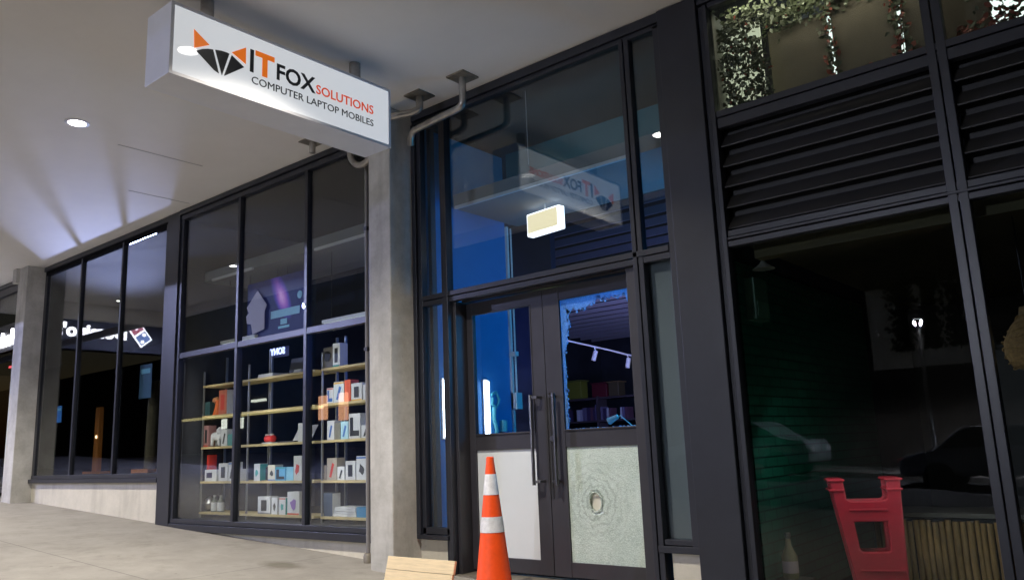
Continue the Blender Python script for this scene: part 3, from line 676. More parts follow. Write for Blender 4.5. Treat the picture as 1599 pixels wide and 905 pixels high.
for i_, x_ in enumerate((-10.40, -8.98, -7.56, -6.46)):
    MB((x_, .14, .3)).box(x_-.02, x_+.02, .060, .080, -.70, 1.32).build('added_lamp_bar', 'frame_dark', bld)  # added bars backing the unseen fill lights behind the mullions
PC = {}
def pm(c):
    k = 'carton_%03d_%03d_%03d' % tuple(int(v*100) for v in c)
    if k not in MATS: mat(k, c, .45, var=.04, vscale=12)
    return k
W_ = (.66, .68, .72); Wc = (.62, .60, .52)
def motif(kind, x, w_, z, h, y, parent, rr):
    m = {'dark': 'black_ink', 'blue': pm((.05, .16, .5)), 'purple': pm((.25, .12, .5)), 'teal': pm((.03, .35, .33)), 'red': pm((.6, .05, .04))}[kind]
    b = MB((x+w_/2, y, z)); yy = y-.0025
    cx_, cz_ = x+w_*.5, z+h*.45; st = rr.randrange(4)
    if st == 0:      # blob picture
        pts = []
        for i in range(9):
            a = 2*math.pi*i/9; r_ = rr.uniform(.5, 1.0); pts.append((cx_+.32*w_*r_*math.cos(a), cz_+.28*h*r_*math.sin(a)))
    elif st == 1:    # slanting device
        pts = [(x+.25*w_, z+.15*h), (x+.45*w_, z+.12*h), (x+.75*w_, z+.72*h), (x+.55*w_, z+.78*h)]
    elif st == 2:    # L shaped panel
        pts = [(x+.1*w_, z+.1*h), (x+.9*w_, z+.1*h), (x+.9*w_, z+.32*h), (x+.38*w_, z+.32*h), (x+.38*w_, z+.85*h), (x+.1*w_, z+.85*h)]
    else:            # tall screen
        pts = [(x+.28*w_, z+.18*h), (x+.72*w_, z+.18*h), (x+.72*w_, z+.80*h), (x+.28*w_, z+.80*h)]
    b.prism(pts, yy, y-.0005, 'y')
    if rr.random() < .55:
        z_ = z + h*(.90 if rr.random() < .5 else .01)
        MB((x+w_/2, y, z_)).box(x+.004, x+w_-.004, y-.0018, y-.0004, z_, z_+h*.07).build('printed_band', pm(rr.choice(((.05, .16, .5), (.6, .08, .04), (.03, .35, .33), (.25, .25, .27), (.8, .45, .05)))), parent)
    b.build('printed_picture', m, parent)
rr = random.Random(11)
def carton(bay, shelf, x, w_, h, c, pr, label, dpt=.12, y=.50, cat='box', name='product_box', turn=0.0, side=None):
    z = SH[shelf]+.001
    t = thing(name, label, cat, (x+w_/2, y+dpt/2, z), group='goods on the window shelves')
    MB((x+w_/2, y+dpt/2, z)).box(x, x+w_, y, y+dpt, z, z+h).build('carton', pm(c), t, bevel=.002)
    if side: MB((x+w_, y, z)).box(x+w_, x+w_+.001, y+.003, y+dpt-.003, z+.003, z+h-.003).build('side_print', pm(side), t)
    if pr: motif(pr, x, w_, z, h, y, t, rr)
    MB((x+w_/2, y, z+h)).box(x+.004, x+w_-.004, y+.004, y+dpt-.004, z+h, z+h+.0015).build('lid', pm(tuple(v*.9 for v in c)), t)
    return t
def q(bay, shelf): return 'on the %s shelf, %s unit' % (ORD[shelf], NM[bay])
# left unit
carton(1, 2, -10.56, .13, .19, (.04, .10, .11), None, 'dark teal box at the left end ' + q(1, 2))
carton(1, 2, -10.21, .20, .33, (.55, .16, .10), 'red', 'tall red and pink box ' + q(1, 2), side=W_)
carton(1, 3, -10.57, .12, .29, (.42, .22, .22), 'dark', 'tall pinkish box at the left end ' + q(1, 3))
carton(1, 3, -10.12, .14, .22, W_, 'dark', 'white box right of the toy animal ' + q(1, 3))
carton(1, 3, -9.96, .12, .15, (.10, .35, .36), None, 'small teal box at the right end ' + q(1, 3))
carton(1, 4, -10.57, .05, .35, (.70, .05, .03), None, 'narrow bright red box at the left end ' + q(1, 4), y=.56)
carton(1, 4, -10.51, .30, .15, W_, None, 'wide white box with a dark screen picture ' + q(1, 4))
carton(1, 4, -10.16, .22, .23, W_, 'dark', 'square white box third from the left ' + q(1, 4))
carton(1, 4, -9.92, .15, .24, W_, 'dark', 'upright white box with small print fourth ' + q(1, 4))
carton(1, 4, -9.75, .10, .15, W_, None, 'short white box by the mullion ' + q(1, 4))
sm = MB((-10.42, .5, -.2)).box(-10.46, -10.32, .4965, .499, -.255, -.185); sm.build('screen_print', pm((.05, .04, .09)), [o for o in col.objects if o.get('label', '').startswith('wide white box with a dark screen')][0])
# bent funnel / horn
hn = thing('orange_ornament', 'orange horn shaped ornament ' + q(1, 2), 'ornament', (-10.34, .56, SH[2]), group='goods on the window shelves')
MB((-10.34, .56, SH[2])).lathe([(.07, .586), (.055, .63), (.04, .70), (.032, .76), (.05, .79)], (-10.33, .56, 0), 20).build('horn_body', pm((.75, .16, .03)), hn, smooth=True)
MB((-10.34, .56, SH[2])).tube([(-10.33, .56, .77), (-10.36, .56, .80), (-10.42, .56, .80), (-10.46, .56, .77)], [.05, .045, .03, .012], 12).build('horn_tip', pm((.55, .25, .12)), hn, smooth=True)
# toy dog-like white robot
ty = thing('toy_animal', 'white plastic toy animal on four legs ' + q(1, 3), 'toy', (-10.32, .58, SH[3]), group='goods on the window shelves')
z3 = SH[3]
MB((-10.32, .58, z3)).lathe([(.02, -.13), (.055, -.11), (.065, 0), (.06, .09), (.03, .13)], (-10.32, .58, z3+.14), 16, 'x').build('toy_body', pm(W_), ty, smooth=True)
MB((-10.32, .58, z3)).lathe([(.02, .16), (.06, .18), (.062, .23), (.03, .26)], (-10.26, .58, z3), 16).build('toy_head', pm(W_), ty, smooth=True)
for sx_ in (-.09, .07):
    for sy_ in (-.035, .035):
        MB((-10.32, .58, z3)).tube([(-10.32+sx_, .58+sy_, z3+.12), (-10.32+sx_*1.2, .58+sy_, z3+.012)], [.028, .02], 8).build('toy_leg', pm(W_), ty)
def bottle(x, label):
    z = SH[5]; t = thing('bottle', label, 'bottle', (x, .56, z), group='goods on the window shelves')
    MB((x, .56, z)).lathe([(.045, z+.001), (.047, z+.02), (.047, z+.14), (.02, z+.175), (.016, z+.19)], (x, .56, 0), 20).build('bottle_body', pm((.10, .12, .11)), t, smooth=True)
    MB((x, .56, z)).lathe([(.0475, z+.015), (.0475, z+.125)], (x, .56, 0), 20, cap=False).build('bottle_label', pm(W_), t, smooth=True)
    MB((x, .56, z)).lathe([(.02, z+.19), (.02, z+.22)], (x, .56, 0), 16).build('cap', pm((.3, .3, .3)), t, smooth=True)
bottle(-10.34, 'left one of two small bottles with white labels ' + q(1, 5)); bottle(-10.18, 'right one of two small bottles with white labels ' + q(1, 5))
gb = thing('glass_globe', 'dark glass globe on a stand ' + q(1, 5), 'ornament', (-10.5, .58, SH[5]), group='goods on the window shelves')
MB((-10.5, .58, -.7)).lathe([(.01, -.69), (.05, -.665), (.075, -.60), (.05, -.535), (.01, -.51)], (-10.5, .58, 0), 20).build('globe', 'steel', gb, smooth=True)
MB((-10.5, .58, -.7)).lathe([(.045, -.704), (.03, -.68)], (-10.5, .58, 0), 20).build('stand', 'black', gb, smooth=True)
# middle unit
def flat(bay, shelf, x, w_, h, c, label, d=.22, name='flat_case', cat='case', dz=0, y=.5):
    z = SH[shelf]+.001+dz; t = thing(name, label, cat, (x+w_/2, y+d/2, z), group='goods on the window shelves')
    MB((x+w_/2, .6, z)).box(x, x+w_, y, y+d, z, z+h*.55).build('case_base', pm(c), t, bevel=.004)
    MB((x+w_/2, .6, z)).box(x+.004, x+w_-.004, y+.004, y+d-.004, z+h*.55+.001, z+h).build('case_lid', pm(tuple(v*.92 for v in c)), t, bevel=.004)
flat(2, 1, -9.28, .33, .045, W_, 'slim white tablet case at the left end ' + q(2, 1))
flat(2, 1, -8.50, .15, .04, W_, 'small white case at the right end ' + q(2, 1))
def laptop(bay, shelf, x, w_, ang, c, cs, label):
    z = SH[shelf]+.001; t = thing('laptop', label, 'laptop', (x+w_/2, .6, z), group='goods on the window shelves')
    MB((x+w_/2, .6, z)).box(x, x+w_, .50, .72, z, z+.016).build('keyboard_base', pm(c), t, bevel=.003)
    MB((x+w_/2, .72, z)).box(x, x+w_, .72, .73, z+.01, z+.24, rot=Matrix.Rotation(R(ang), 3, 'X'), piv=(x, .72, z+.01)).build('screen', pm(cs), t, bevel=.003)
laptop(2, 1, -8.92, .30, -12, (.08, .08, .09), (.035, .035, .04), 'open dark laptop in the centre ' + q(2, 1))
laptop(2, 3, -8.82, .38, -30, (.05, .05, .06), (.60, .62, .66), 'open laptop with pale lid in the centre ' + q(2, 3))
gc = thing('game_controller', 'red and white game controller ' + q(2, 3), 'controller', (-9.05, .55, SH[3]), group='goods on the window shelves')
MB((-9.05, .55, .16)).lathe([(.01, -.09), (.045, -.07), (.035, 0), (.045, .07), (.01, .09)], (-9.05, .55, SH[3]+.06), 14, 'x').build('grip', pm((.75, .05, .05)), gc, smooth=True)
MB((-9.05, .55, .16)).lathe([(.02, 0), (.03, .012), (.02, .02)], (-9.10, .54, SH[3]+.10), 12).lathe([(.02, 0), (.03, .012), (.02, .02)], (-9.0, .54, SH[3]+.10), 12).build('thumb_stick', pm(W_), gc, smooth=True)
MB((-9.05, .55, .16)).box(-9.16, -8.94, .50, .60, SH[3]+.001, SH[3]+.016).build('stand', pm(W_), gc)
carton(2, 3, -8.39, .10, .22, W_, None, 'white box edge beside the mullion ' + q(2, 3))
carton(2, 4, -9.32, .13, .21, W_, 'teal', 'white and teal box at the left end ' + q(2, 4), side=(.05, .35, .38))
carton(2, 4, -9.01, .15, .19, Wc, 'dark', 'cream box with dark print ' + q(2, 4))
carton(2, 4, -8.85, .21, .16, (.10, .42, .72), 'dark', 'blue box with a picture of a camera lens ' + q(2, 4))
carton(2, 4, -8.62, .14, .16, (.25, .62, .86), None, 'plain light blue box ' + q(2, 4))
carton(2, 4, -8.47, .16, .29, W_, 'red', 'tallest white box at the right end ' + q(2, 4))
sp = thing('dark_speaker', 'black round speaker between two boxes ' + q(2, 4), 'speaker', (-9.12, .6, SH[4]), group='goods on the window shelves')
MB((-9.12, .6, -.3)).lathe([(.04, -.299), (.05, -.28), (.05, -.14), (.035, -.125)], (-9.12, .6, 0), 20).build('speaker_body', 'black', sp, smooth=True)
MB((-9.12, .6, -.3)).lathe([(.036, -.124), (.03, -.118)], (-9.12, .6, 0), 20).build('control_ring', 'shelf_post', sp, smooth=True)
carton(2, 5, -9.22, .27, .21, W_, 'dark', 'square white box at the left end ' + q(2, 5))
carton(2, 5, -8.92, .12, .20, W_, 'dark', 'narrow white box with black picture second ' + q(2, 5))
carton(2, 5, -8.76, .13, .20, W_, 'teal', 'white box with teal side third ' + q(2, 5), side=(.03, .4, .35))
carton(2, 5, -8.59, .24, .27, W_, 'purple', 'big white box with purple picture at the right end ' + q(2, 5))
# right unit
carton(3, 1, -7.72, .13, .28, W_, 'dark', 'black and white box standing next to the speaker ' + q(3, 1))
s2 = thing('speaker', 'square grey speaker with round cone ' + q(3, 1), 'speaker', (-7.82, .58, SH[1]), group='goods on the window shelves')
MB((-7.82, .58, 1.0)).box(-7.90, -7.73, .50, .66, SH[1]+.001, SH[1]+.25).build('cabinet', pm((.12, .11, .10)), s2, bevel=.006)
MB((-7.82, .5, 1.0)).lathe([(.062, .488), (.060, .5)], (-7.815, 0, SH[1]+.14), 24, 'y').build('speaker_cone', 'black', s2, smooth=True)
carton(3, 2, -7.83, .12, .18, W_, 'blue', 'small white box at the left end ' + q(3, 2))
carton(3, 2, -7.70, .19, .24, (.60, .68, .76), 'blue', 'white and blue box second ' + q(3, 2))
carton(3, 2, -7.50, .11, .25, (.80, .12, .04), None, 'bright orange red box ' + q(3, 2))
carton(3, 2, -7.38, .19, .20, W_, 'dark', 'white box with dark figure fourth along ' + q(3, 2))
carton(3, 2, -7.17, .16, .17, W_, None, 'white box at the right end beside the column ' + q(3, 2))
carton(3, 3, -7.82, .13, .22, W_, 'blue', 'white box with dark blue print at the left end ' + q(3, 3))
carton(3, 3, -7.68, .10, .19, (.22, .22, .19), None, 'olive grey box ' + q(3, 3))
carton(3, 3, -7.57, .14, .20, (.42, .66, .80), 'blue', 'light blue box with a darker picture ' + q(3, 3))
carton(3, 3, -7.42, .20, .28, W_, 'dark', 'tallest white box ' + q(3, 3))
carton(3, 3, -7.20, .14, .14, W_, 'dark', 'low white box at the right end ' + q(3, 3))
carton(3, 4, -7.88, .05, .17, (.28, .24, .20), None, 'thin brown box at the left end ' + q(3, 4))
carton(3, 4, -7.82, .18, .25, (.42, .38, .33), 'red', 'tan box with a small red mark ' + q(3, 4))
carton(3, 4, -7.63, .13, .15, W_, 'dark', 'small white box third ' + q(3, 4))
carton(3, 4, -7.48, .17, .21, W_, 'dark', 'white box with black picture fourth ' + q(3, 4))
carton(3, 4, -7.29, .19, .26, W_, 'dark', 'large white box with black picture at the right end ' + q(3, 4))
carton(3, 5, -7.88, .16, .26, (.06, .09, .15), None, 'dark blue upright binder at the left end ' + q(3, 5), side=W_)
flat(3, 5, -7.70, .40, .055, W_, 'lower one of two white flat cases ' + q(3, 5))
flat(3, 5, -7.68, .37, .05, W_, 'upper one of two white flat cases ' + q(3, 5), dz=.058)
carton(3, 5, -7.29, .24, .11, (.05, .26, .50), None, 'low blue box at the right end ' + q(3, 5))

# light battens, poster and neon in the display window
for (a, c) in ((-10.30, -9.70), (-8.0, -7.05)):
    t = thing('light_batten', 'pale light batten above the %s window shelves' % ('left' if a < -9 else 'right'), 'light', ((a+c)/2, .62, 1.55), group='light battens above the window shelves')
    MB((a, .6, 1.55)).box(a, c+.25, .55, .70, 1.57, 1.61).build('batten_body', 'trim_light', t); MB((a, .6, 1.5)).box(a+.02, c+.23, .57, .68, 1.545, 1.569).build('diffuser', 'led_strip', t)
    MB((a, .6, 1.5)).tube([(a+.1, .62, 1.61), (a+.1, .62, 2.47)], .004, 6).tube([(c, .62, 1.61), (c, .62, 2.47)], .004, 6).build('wire', 'black', t)
ps = thing('window_poster', 'dark blue hanging poster with a purple nebula over a cyan bar', 'poster', (-9.1, .6, 1.50))
MB((-9.1, .6, 1.50)).box(-9.72, -8.36, .600, .606, 1.50, 2.33).build('poster_sheet', 'galaxy_print', ps)
MB((-9.1, .6, 1.50)).box(-9.15, -8.52, .594, .599, 1.78, 1.88).build('cyan_bar', 'cyan_ink', ps)
MB((-9.1, .6, 1.50)).box(-8.93, -8.79, .594, .599, 1.68, 1.75).box(-8.98, -8.74, .594, .599, 1.63, 1.66).build('small_print', 'cyan_ink', ps)
MB((-9.1, .6, 1.50)).lathe([(.05, .594), (.05, .599)], (-8.52, 0, 2.02), 20, 'y').build('round_mark', 'cyan_ink', ps)
pt = tag(MB((-9.4, .55, 1.9)).prism([(-9.52, 1.62), (-9.56, 1.76), (-9.66, 1.78), (-9.68, 1.88), (-9.62, 1.92), (-9.67, 2.00), (-9.42, 2.20), (-9.20, 1.98), (-9.25, 1.90), (-9.25, 1.66)], .560, .566, 'y').build('paper_tag', 'pinkish_paper'), 'pale pink house shaped paper tag hanging beside the poster', 'tag')
ns = thing('neon_sign', 'small blue white lettered sign seen from behind above the middle shelves', 'sign', (-8.9, .65, 1.3))
o = text('lettering', 'SONY', 'blue_neon', (-8.86, .62, 1.30), (R(90), 0, R(180)), .12, ns, .004, .004)
MB((-8.9, .65, 1.3)).box(-9.20, -8.84, .67, .675, 1.27, 1.40).build('back_plate', 'interior_navy', ns)
MB((-8.9, .65, 1.3)).tube([(-9.12, .672, 1.40), (-9.12, .672, 2.47)], .003, 6).tube([(-8.90, .672, 1.40), (-8.90, .672, 2.47)], .003, 6).build('wire', 'black', ns)

# left window display: orange timber post, striped cone, trunk, poster
op = thing('orange_post', 'orange timber post leaning inside the far left window', 'post', (-15.0, 1.0, -.18))
MB((-14.98, 1.0, -.18)).prism([(-15.10, -.178), (-14.90, -.178), (-14.92, .98), (-15.06, .98)], .95, 1.03).build('post_body', 'orange_wood', op, bevel=.004)
MB((-14.98, 1.0, -.18)).box(-15.35, -14.65, .9, 1.1, -.18, -.14).build('foot_plate', 'orange_wood', op)
MB((-14.98, .94, .5)).lathe([(.025, .935), (.03, .945), (.02, .95)], (-14.97, 0, .46), 16, 'y').build('bright_button', 'warm_bulb', op)
tr = thing('bark_post', 'dark bark covered trunk standing inside the left window', 'trunk', (-13.05, 1.0, -.18))
MB((-13.05, 1, -.18)).tube([(-13.05, 1.0, -.18), (-13.03, 1.0, .5), (-13.06, 1.02, 1.1), (-13.04, 1.0, 1.3)], [.11, .10, .095, .09], 14).build('trunk', 'bark', tr, smooth=True)
MB((-13.05, 1, -.18)).box(-13.3, -12.75, .8, 1.2, -.179, -.12).build('foot_board', 'orange_wood', tr)
t = thing('blue_notice', 'pale blue notice hanging above the bark trunk in the left window', 'notice', (-12.95, .8, 1.2), group='blue notices in the left window')
MB((-12.95, .8, 1.2)).box(-13.15, -12.75, .80, .806, 1.0, 1.55).build('sheet', mat('dim_blue', (.06, .14, .22), .5), t); MB((-12.95, .8, 1.2)).box(-13.10, -12.80, .796, .799, 1.40, 1.48).build('heading', 'cyan_ink', t)
t = thing('blue_notice', 'bright blue notice beside the far left window frame', 'notice', (-14.75, .2, .85), group='blue notices in the left window')
MB((-14.75, .2, .8)).box(-14.80, -14.62, .20, .206, .70, .98).build('sheet', 'blue_poster', t); MB((-14.75, .2, .8)).box(-14.78, -14.64, .196, .199, .90, .94).build('heading', 'cyan_ink', t)
# neighbour's fascia letters (facing the street) and neon
ls = thing('lit_letters', 'glowing white shop name letters half hidden by the far left column', 'sign', (-17.2, -.08, 2.2))
text('lettering', "Domino's", 'letter_white', (-17.66, -.06, 2.20), (R(90), 0, 0), .38, ls, .02, .012)
MB((-17, -.04, 2.2)).box(-17.9, -15.80, -.045, -.025, 2.10, 2.60).build('back_plate', 'frame_dark', ls)
t = thing('red_neon_strip', 'thin red glowing strip below the lit letters', 'light', (-16.6, .3, 1.9))
MB((-16.6, .3, 1.9)).box(-17.5, -15.8, .30, .32, 1.88, 1.92).build('glow_tube', 'red_neon', t); MB((-16.6, .3, 1.9)).box(-17.5, -15.8, .321, .34, 1.86, 1.94).build('channel', 'black', t)
t = thing('menu_poster', 'small blue and cream menu poster left of the far column', 'poster', (-16.1, .25, .9))
MB((-16.1, .25, .9)).box(-16.25, -15.80, .25, .256, .55, 1.25).build('sheet', 'blue_poster', t); MB((-16.1, .25, .9)).box(-16.20, -15.85, .246, .249, .9, 1.1).build('picture', pm(Wc), t)
# projecting shop sign further along, seen only as a reflection
X0 = -26.2
ps2 = thing('projecting_sign', 'dark board with white glowing letters and a red and blue tile emblem along the street', 'sign', (X0, -5.5, 3.8))
MB((X0, -5.5, 4)).box(X0-.5, X0, -8.4, -3.98, 3.5, 4.85).build('board', 'frame_dark', ps2)
text('lettering', "Domino's", 'letter_white', (X0+.02, -6.52, 3.90), TR, .56, ps2, .02, .02)
e2 = bpy.data.objects.new('tile_emblem', None); e2.empty_display_size = .1; col.objects.link(e2); e2.parent = ps2; e2.location = Vector((X0, -6.8, 4)) - Vector(ps2.location)
def rsq(cy_, cz_, w_, h_, ang, m, x=X0+.03, name='tile', par=e2, t=.02):
    b = MB((X0, -6.8, 4)); c_, s_ = math.cos(ang), math.sin(ang)
    b.prism([(cy_ + a*c_ - b_*s_, cz_ + a*s_ + b_*c_) for a, b_ in ((-w_/2, -h_/2), (w_/2, -h_/2), (w_/2, h_/2), (-w_/2, h_/2))], x-t, x, 'x'); b.build(name, m, par)
an = R(-38)
def off(u, v): return (-6.92 + u*math.cos(an) - v*math.sin(an), 4.14 + u*math.sin(an) + v*math.cos(an))
rsq(*off(0, 0), .46, .82, an, 'letter_white', X0+.02, 'tile_rim')
rsq(*off(0, .20), .38, .34, an, 'logo_red'); rsq(*off(0, -.20), .38, .34, an, 'logo_blue')
for u, v in ((0, .2), (-.09, -.12), (.09, -.28)):
    yy, zz = off(u, v); MB((X0, -6.8, 4)).lathe([(.055, X0+.031), (.055, X0+.045)], (0, yy, zz), 18, 'x').build('dot', 'letter_white', e2)

# ---------------------------------------------------------------- lobby
ex = thing('emergency_light', 'lit rectangular emergency light box hanging inside above the doors', 'emergency light', (-4.82, 1.0, 2.16), rz=R(-7))
ex.location = (-4.84, 1.0, 2.16)
MB().box(-.235, .235, -.045, .045, .0, .245).build('light_housing', 'exit_edge', ex, bevel=.01)
MB().box(-.215, .215, -.052, -.046, .03, .225).build('light_face', 'exit_face', ex)
MB().tube([(0, 0, .245), (0, 0, .32)], .008, 8).build('stem', 'trim_light', ex)
t = tag(MB((-4.45, .25, 2.9)).tube([(-4.45, .25, 3.36), (-4.45, .25, 2.62)], .0025, 6).build('hanging_wire', 'trim_light'), 'thin wire hanging behind the big pane above the doors', 'wire')
for (y, z0, z1, lb) in ((.92, .14, .69, 'right'), (.30, .12, .68, 'left')):
    t = thing('wall_tube_light', 'white vertical tube light on the blue lobby wall, %s one of two' % lb, 'light', (-5.69, y, z0), group='tube lights on the lobby wall')
    MB((-5.69, y, z0)).box(-5.699, -5.675, y-.035, y+.035, z0-.02, z1+.02).build('tube_back', 'white_alu', t); MB((-5.69, y, z0)).box(-5.6749, -5.655, y-.03, y+.03, z0, z1).build('glow_tube', 'tube', t)
wd = thing('wall_decal', 'cyan swirling figure decal on the blue lobby wall', 'decal', (-5.7, 1.08, .3))
for pts, rr_ in (([(1.02, .55), (1.10, .58), (1.15, .50), (1.10, .42), (1.03, .45), (1.04, .52)], .018), ([(1.06, .42), (1.05, .30), (1.09, .18), (1.08, .12)], .026), ([(1.20, .28), (1.19, .16)], .05)):
    MB((-5.7, 1.08, .3)).tube([(-5.692, a, c) for a, c in pts], rr_, 8).build('swirl', mat('cyan_decal', (.10, .45, .50), .5) if 'cyan_decal' not in MATS else 'cyan_decal', wd, smooth=True)
wb = thing('meter_box', 'pale meter box with a conduit on the end of the blue lobby wall', 'box', (-5.65, 1.43, .4))
MB((-5.65, 1.43, .4)).box(-5.70, -5.62, 1.36, 1.46, .40, .58).build('box_body', 'trim_light', wb, bevel=.004)
MB((-5.65, 1.43, .4)).tube([(-5.655, 1.41, .58), (-5.655, 1.41, 2.45)], .010, 8).build('conduit', 'trim_light', wb)
MB((-5.65, 1.43, .4)).box(-5.66, -5.60, 1.34, 1.40, .98, 1.03).build('bracket', 'trim_light', wb)
ws = thing('lit_notice', 'yellow green lit notice seen through the left door glass', 'notice', (-6.0, 2.3, .6))
MB((-6.0, 2.3, .6)).box(-5.93, -5.72, 2.30, 2.32, .40, .86).build('notice_face', mat('notice_yellow', (.6, .65, .3), .5, emit=(.75, .85, .35), estr=.8), ws)
MB((-6.0, 2.3, .6)).box(-5.93, -5.72, 2.295, 2.299, .40, .50).build('green_band', mat('notice_green', (.1, .4, .25), .5, emit=(.1, .4, .25), estr=.5), ws)
MB((-6.0, 2.3, .6)).box(-5.92, -5.73, 2.29, 2.31, -1.09, .39).build('stand', 'black', ws)
# track lights
tk = thing('track_rail', 'white ceiling track rail running back into the dark shop', 'track', (-6.6, 4.5, 1.5))
MB((-6.6, 4.5, 1.5)).tube([(-7.35, 3.6, 1.66), (-6.95, 4.0, 1.53), (-6.50, 4.6, 1.36), (-6.2, 5.2, 1.22)], .013, 8).build('rail', 'trim_light', tk)
MB((-6.6, 4.5, 1.5)).tube([(-7.3, 3.6, 1.66), (-7.3, 3.6, 3.3)], .006, 6).tube([(-6.25, 5.1, 1.25), (-6.25, 5.1, 3.3)], .006, 6).build('drop_rod', 'black', tk)
def track_head(x, y, z, a, label):
    t = thing('spotlight_head', label, 'spotlight', (x, y, z), group='track spotlights')
    MB((x, y, z)).tube([(x, y, z), (x+.02, y, z-.05)], .01, 8).build('stem', 'trim_light', t)
    d = Vector((math.sin(a), -.2, -math.cos(a))).normalized(); p = Vector((x+.02, y, z-.05))
    MB((x, y, z)).tube([p, p + d*.15], .034, 14).build('can', 'trim_light', t, smooth=True)
track_head(-6.62, 4.45, 1.39, -.25, 'left track spotlight with a white can'); track_head(-6.34, 4.9, 1.28, -.1, 'right track spotlight with a white can')
# racks and disc cases
rk = thing('media_rack', 'dark wooden rack filled with upright cases at the back of the shop', 'rack', (-7.6, 6.1, -1.09))
for z in (-.35, .0, .38, .76):
    MB((-7.6, 6.1, z)).box(-9.3, -6.0, 6.0, 6.25, z-.03, z).build('rack_shelf', mat('rack_wood', (.05, .04, .05), .6) if 'rack_wood' not in MATS else 'rack_wood', rk)
for x in (-9.3, -8.48, -7.66, -6.84, -6.02):
    MB((x, 6.1, 0)).box(x-.02, x+.02, 5.99, 6.26, -1.09, .78).build('upright', 'rack_wood', rk)
rnd = random.Random(5)
proto = {}
for row, z in enumerate((-.35, .0, .38)):
    x = -9.25
    while x < -6.1:
        if rnd.random() < .08: x += rnd.uniform(.05, .2); continue
        wdt = rnd.choice((.035, .045, .055, .07)); hh = rnd.choice((.19, .22, .26)); ci = rnd.randrange(5)
        c = [(.12, .11, .20), (.04, .03, .08), (.30, .30, .40), (.10, .05, .08), (.42, .44, .52)][ci]
        if any(abs(x + wdt/2 - u) < .02 + wdt/2 for u in (-9.3, -8.48, -7.66, -6.84, -6.02)): x += .06; continue
        k = (wdt, hh, ci)
        if k not in proto:
            o = MB((0, 0, 0)).box(0, wdt-.010, 0, .17, 0, hh).build('disc_case', pm(c)); proto[k] = o; o.location = (x, 6.02, z+.001)
        else:
            o = proto[k].copy(); col.objects.link(o); o.location = (x, 6.02, z+.001)
        tag(o, 'dark violet upright case on the rack at the back of the shop', 'case', 'cases on the back rack'); x += wdt
t = thing('storage_bin', 'olive yellow storage bin on top of the back rack', 'bin', (-8.1, 6.1, .765), group='bins on the back rack')
MB((-8.1, 6.1, .765)).box(-8.35, -8.00, 6.03, 6.24, .765, 1.06).build('bin_body', pm((.13, .14, .02)), t, bevel=.01); MB((-8.1, 6.1, .765)).box(-8.37, -7.98, 6.01, 6.26, 1.061, 1.085).build('rim', pm((.09, .10, .02)), t)
t = thing('storage_bin', 'dark red storage bin on top of the back rack', 'bin', (-7.55, 6.1, .765), group='bins on the back rack')
MB((-7.55, 6.1, .765)).box(-7.78, -7.48, 6.03, 6.24, .765, .99).build('bin_body', pm((.09, .012, .02)), t, bevel=.01); MB((-7.55, 6.1, .765)).box(-7.80, -7.46, 6.01, 6.26, .991, 1.01).build('rim', pm((.07, .01, .02)), t)
t = thing('storage_bin', 'dull brown storage bin beside the dark red one on the back rack', 'bin', (-7.3, 6.1, .765), group='bins on the back rack')
MB((-7.3, 6.1, .765)).box(-7.44, -7.24, 6.03, 6.24, .765, .99).build('bin_body', pm((.07, .055, .03)), t, bevel=.01); MB((-7.3, 6.1, .765)).box(-7.46, -7.22, 6.01, 6.26, .991, 1.01).build('rim', pm((.15, .1, .05)), t)
# counter with desk lamp, just inside the broken door
ct = thing('counter', 'dark counter inside the broken door', 'counter', (-4.2, 1.4, -1.09))
MB((-4.2, 1.4, -1.09)).box(-5.0, -3.6, 1.15, 1.6, .075, .105).build('counter_top', pm((.32, .33, .42)), ct, bevel=.004)
MB((-4.2, 1.4, -1.09)).box(-4.97, -3.63, 1.18, 1.57, -1.09, .074).build('counter_body', 'interior_dark', ct)
lm = thing('desk_lamp', 'small white desk lamp with a bent arm on the counter', 'lamp', (-4.12, 1.3, .106))
MB((-4.12, 1.3, .106)).lathe([(.06, .106), (.055, .118)], (-4.10, 1.3, 0), 20).build('lamp_foot', 'trim_light', lm, smooth=True)
MB((-4.12, 1.3, .106)).tube([(-4.10, 1.3, .118), (-4.27, 1.3, .255), (-4.33, 1.3, .225)], .006, 8).build('lamp_arm', 'trim_light', lm)
MB((-4.12, 1.3, .106)).tube([(-4.30, 1.3, .250), (-4.40, 1.29, .205)], [.022, .036], 14).build('lamp_head', 'trim_light', lm, smooth=True)

# ---------------------------------------------------------------- restaurant side
st = thing('red_stool', 'red plastic stool standing upside down behind the restaurant glass', 'stool', (-1.86, .62, -1.2), rz=R(24))
def leg_panel(y):
    # a side frame: two legs up, cross rail, panel with a rectangular opening (local x,z) ; seat end at the bottom
    b = MB(); bm = b.bm
    outer = [(-.235, .885), (-.140, .885), (-.128, .75), (-.115, .735), (.122, .735), (.136, .75), (.138, .885), (.232, .885), (.205, .02), (.19, .0), (-.085, .0), (-.10, .02)]
    inner = [(-.095, .59), (.118, .59), (.118, .405), (.103, .39), (-.060, .39), (-.075, .405)]
    eds = []
    for loop in (outer, inner):
        v = [bm.verts.new((x_, y-.018, z_)) for x_, z_ in loop]
        eds += [bm.edges.new((v[k], v[(k+1) % len(v)])) for k in range(len(v))]
    bmesh.ops.triangle_fill(bm, edges=eds, use_beauty=True)
    g = bmesh.ops.extrude_face_region(bm, geom=bm.faces[:])
    for v in g['geom']:
        if isinstance(v, bmesh.types.BMVert): v.co.y += .036
    return b
leg_panel(-.10).build('front_frame', 'red_plastic', st, bevel=.010)
leg_panel(.10).build('rear_frame', 'red_plastic', st, bevel=.010)
MB().box(-.105, .205, -.125, .125, .0, .035).build('seat', 'red_plastic', st, bevel=.01)
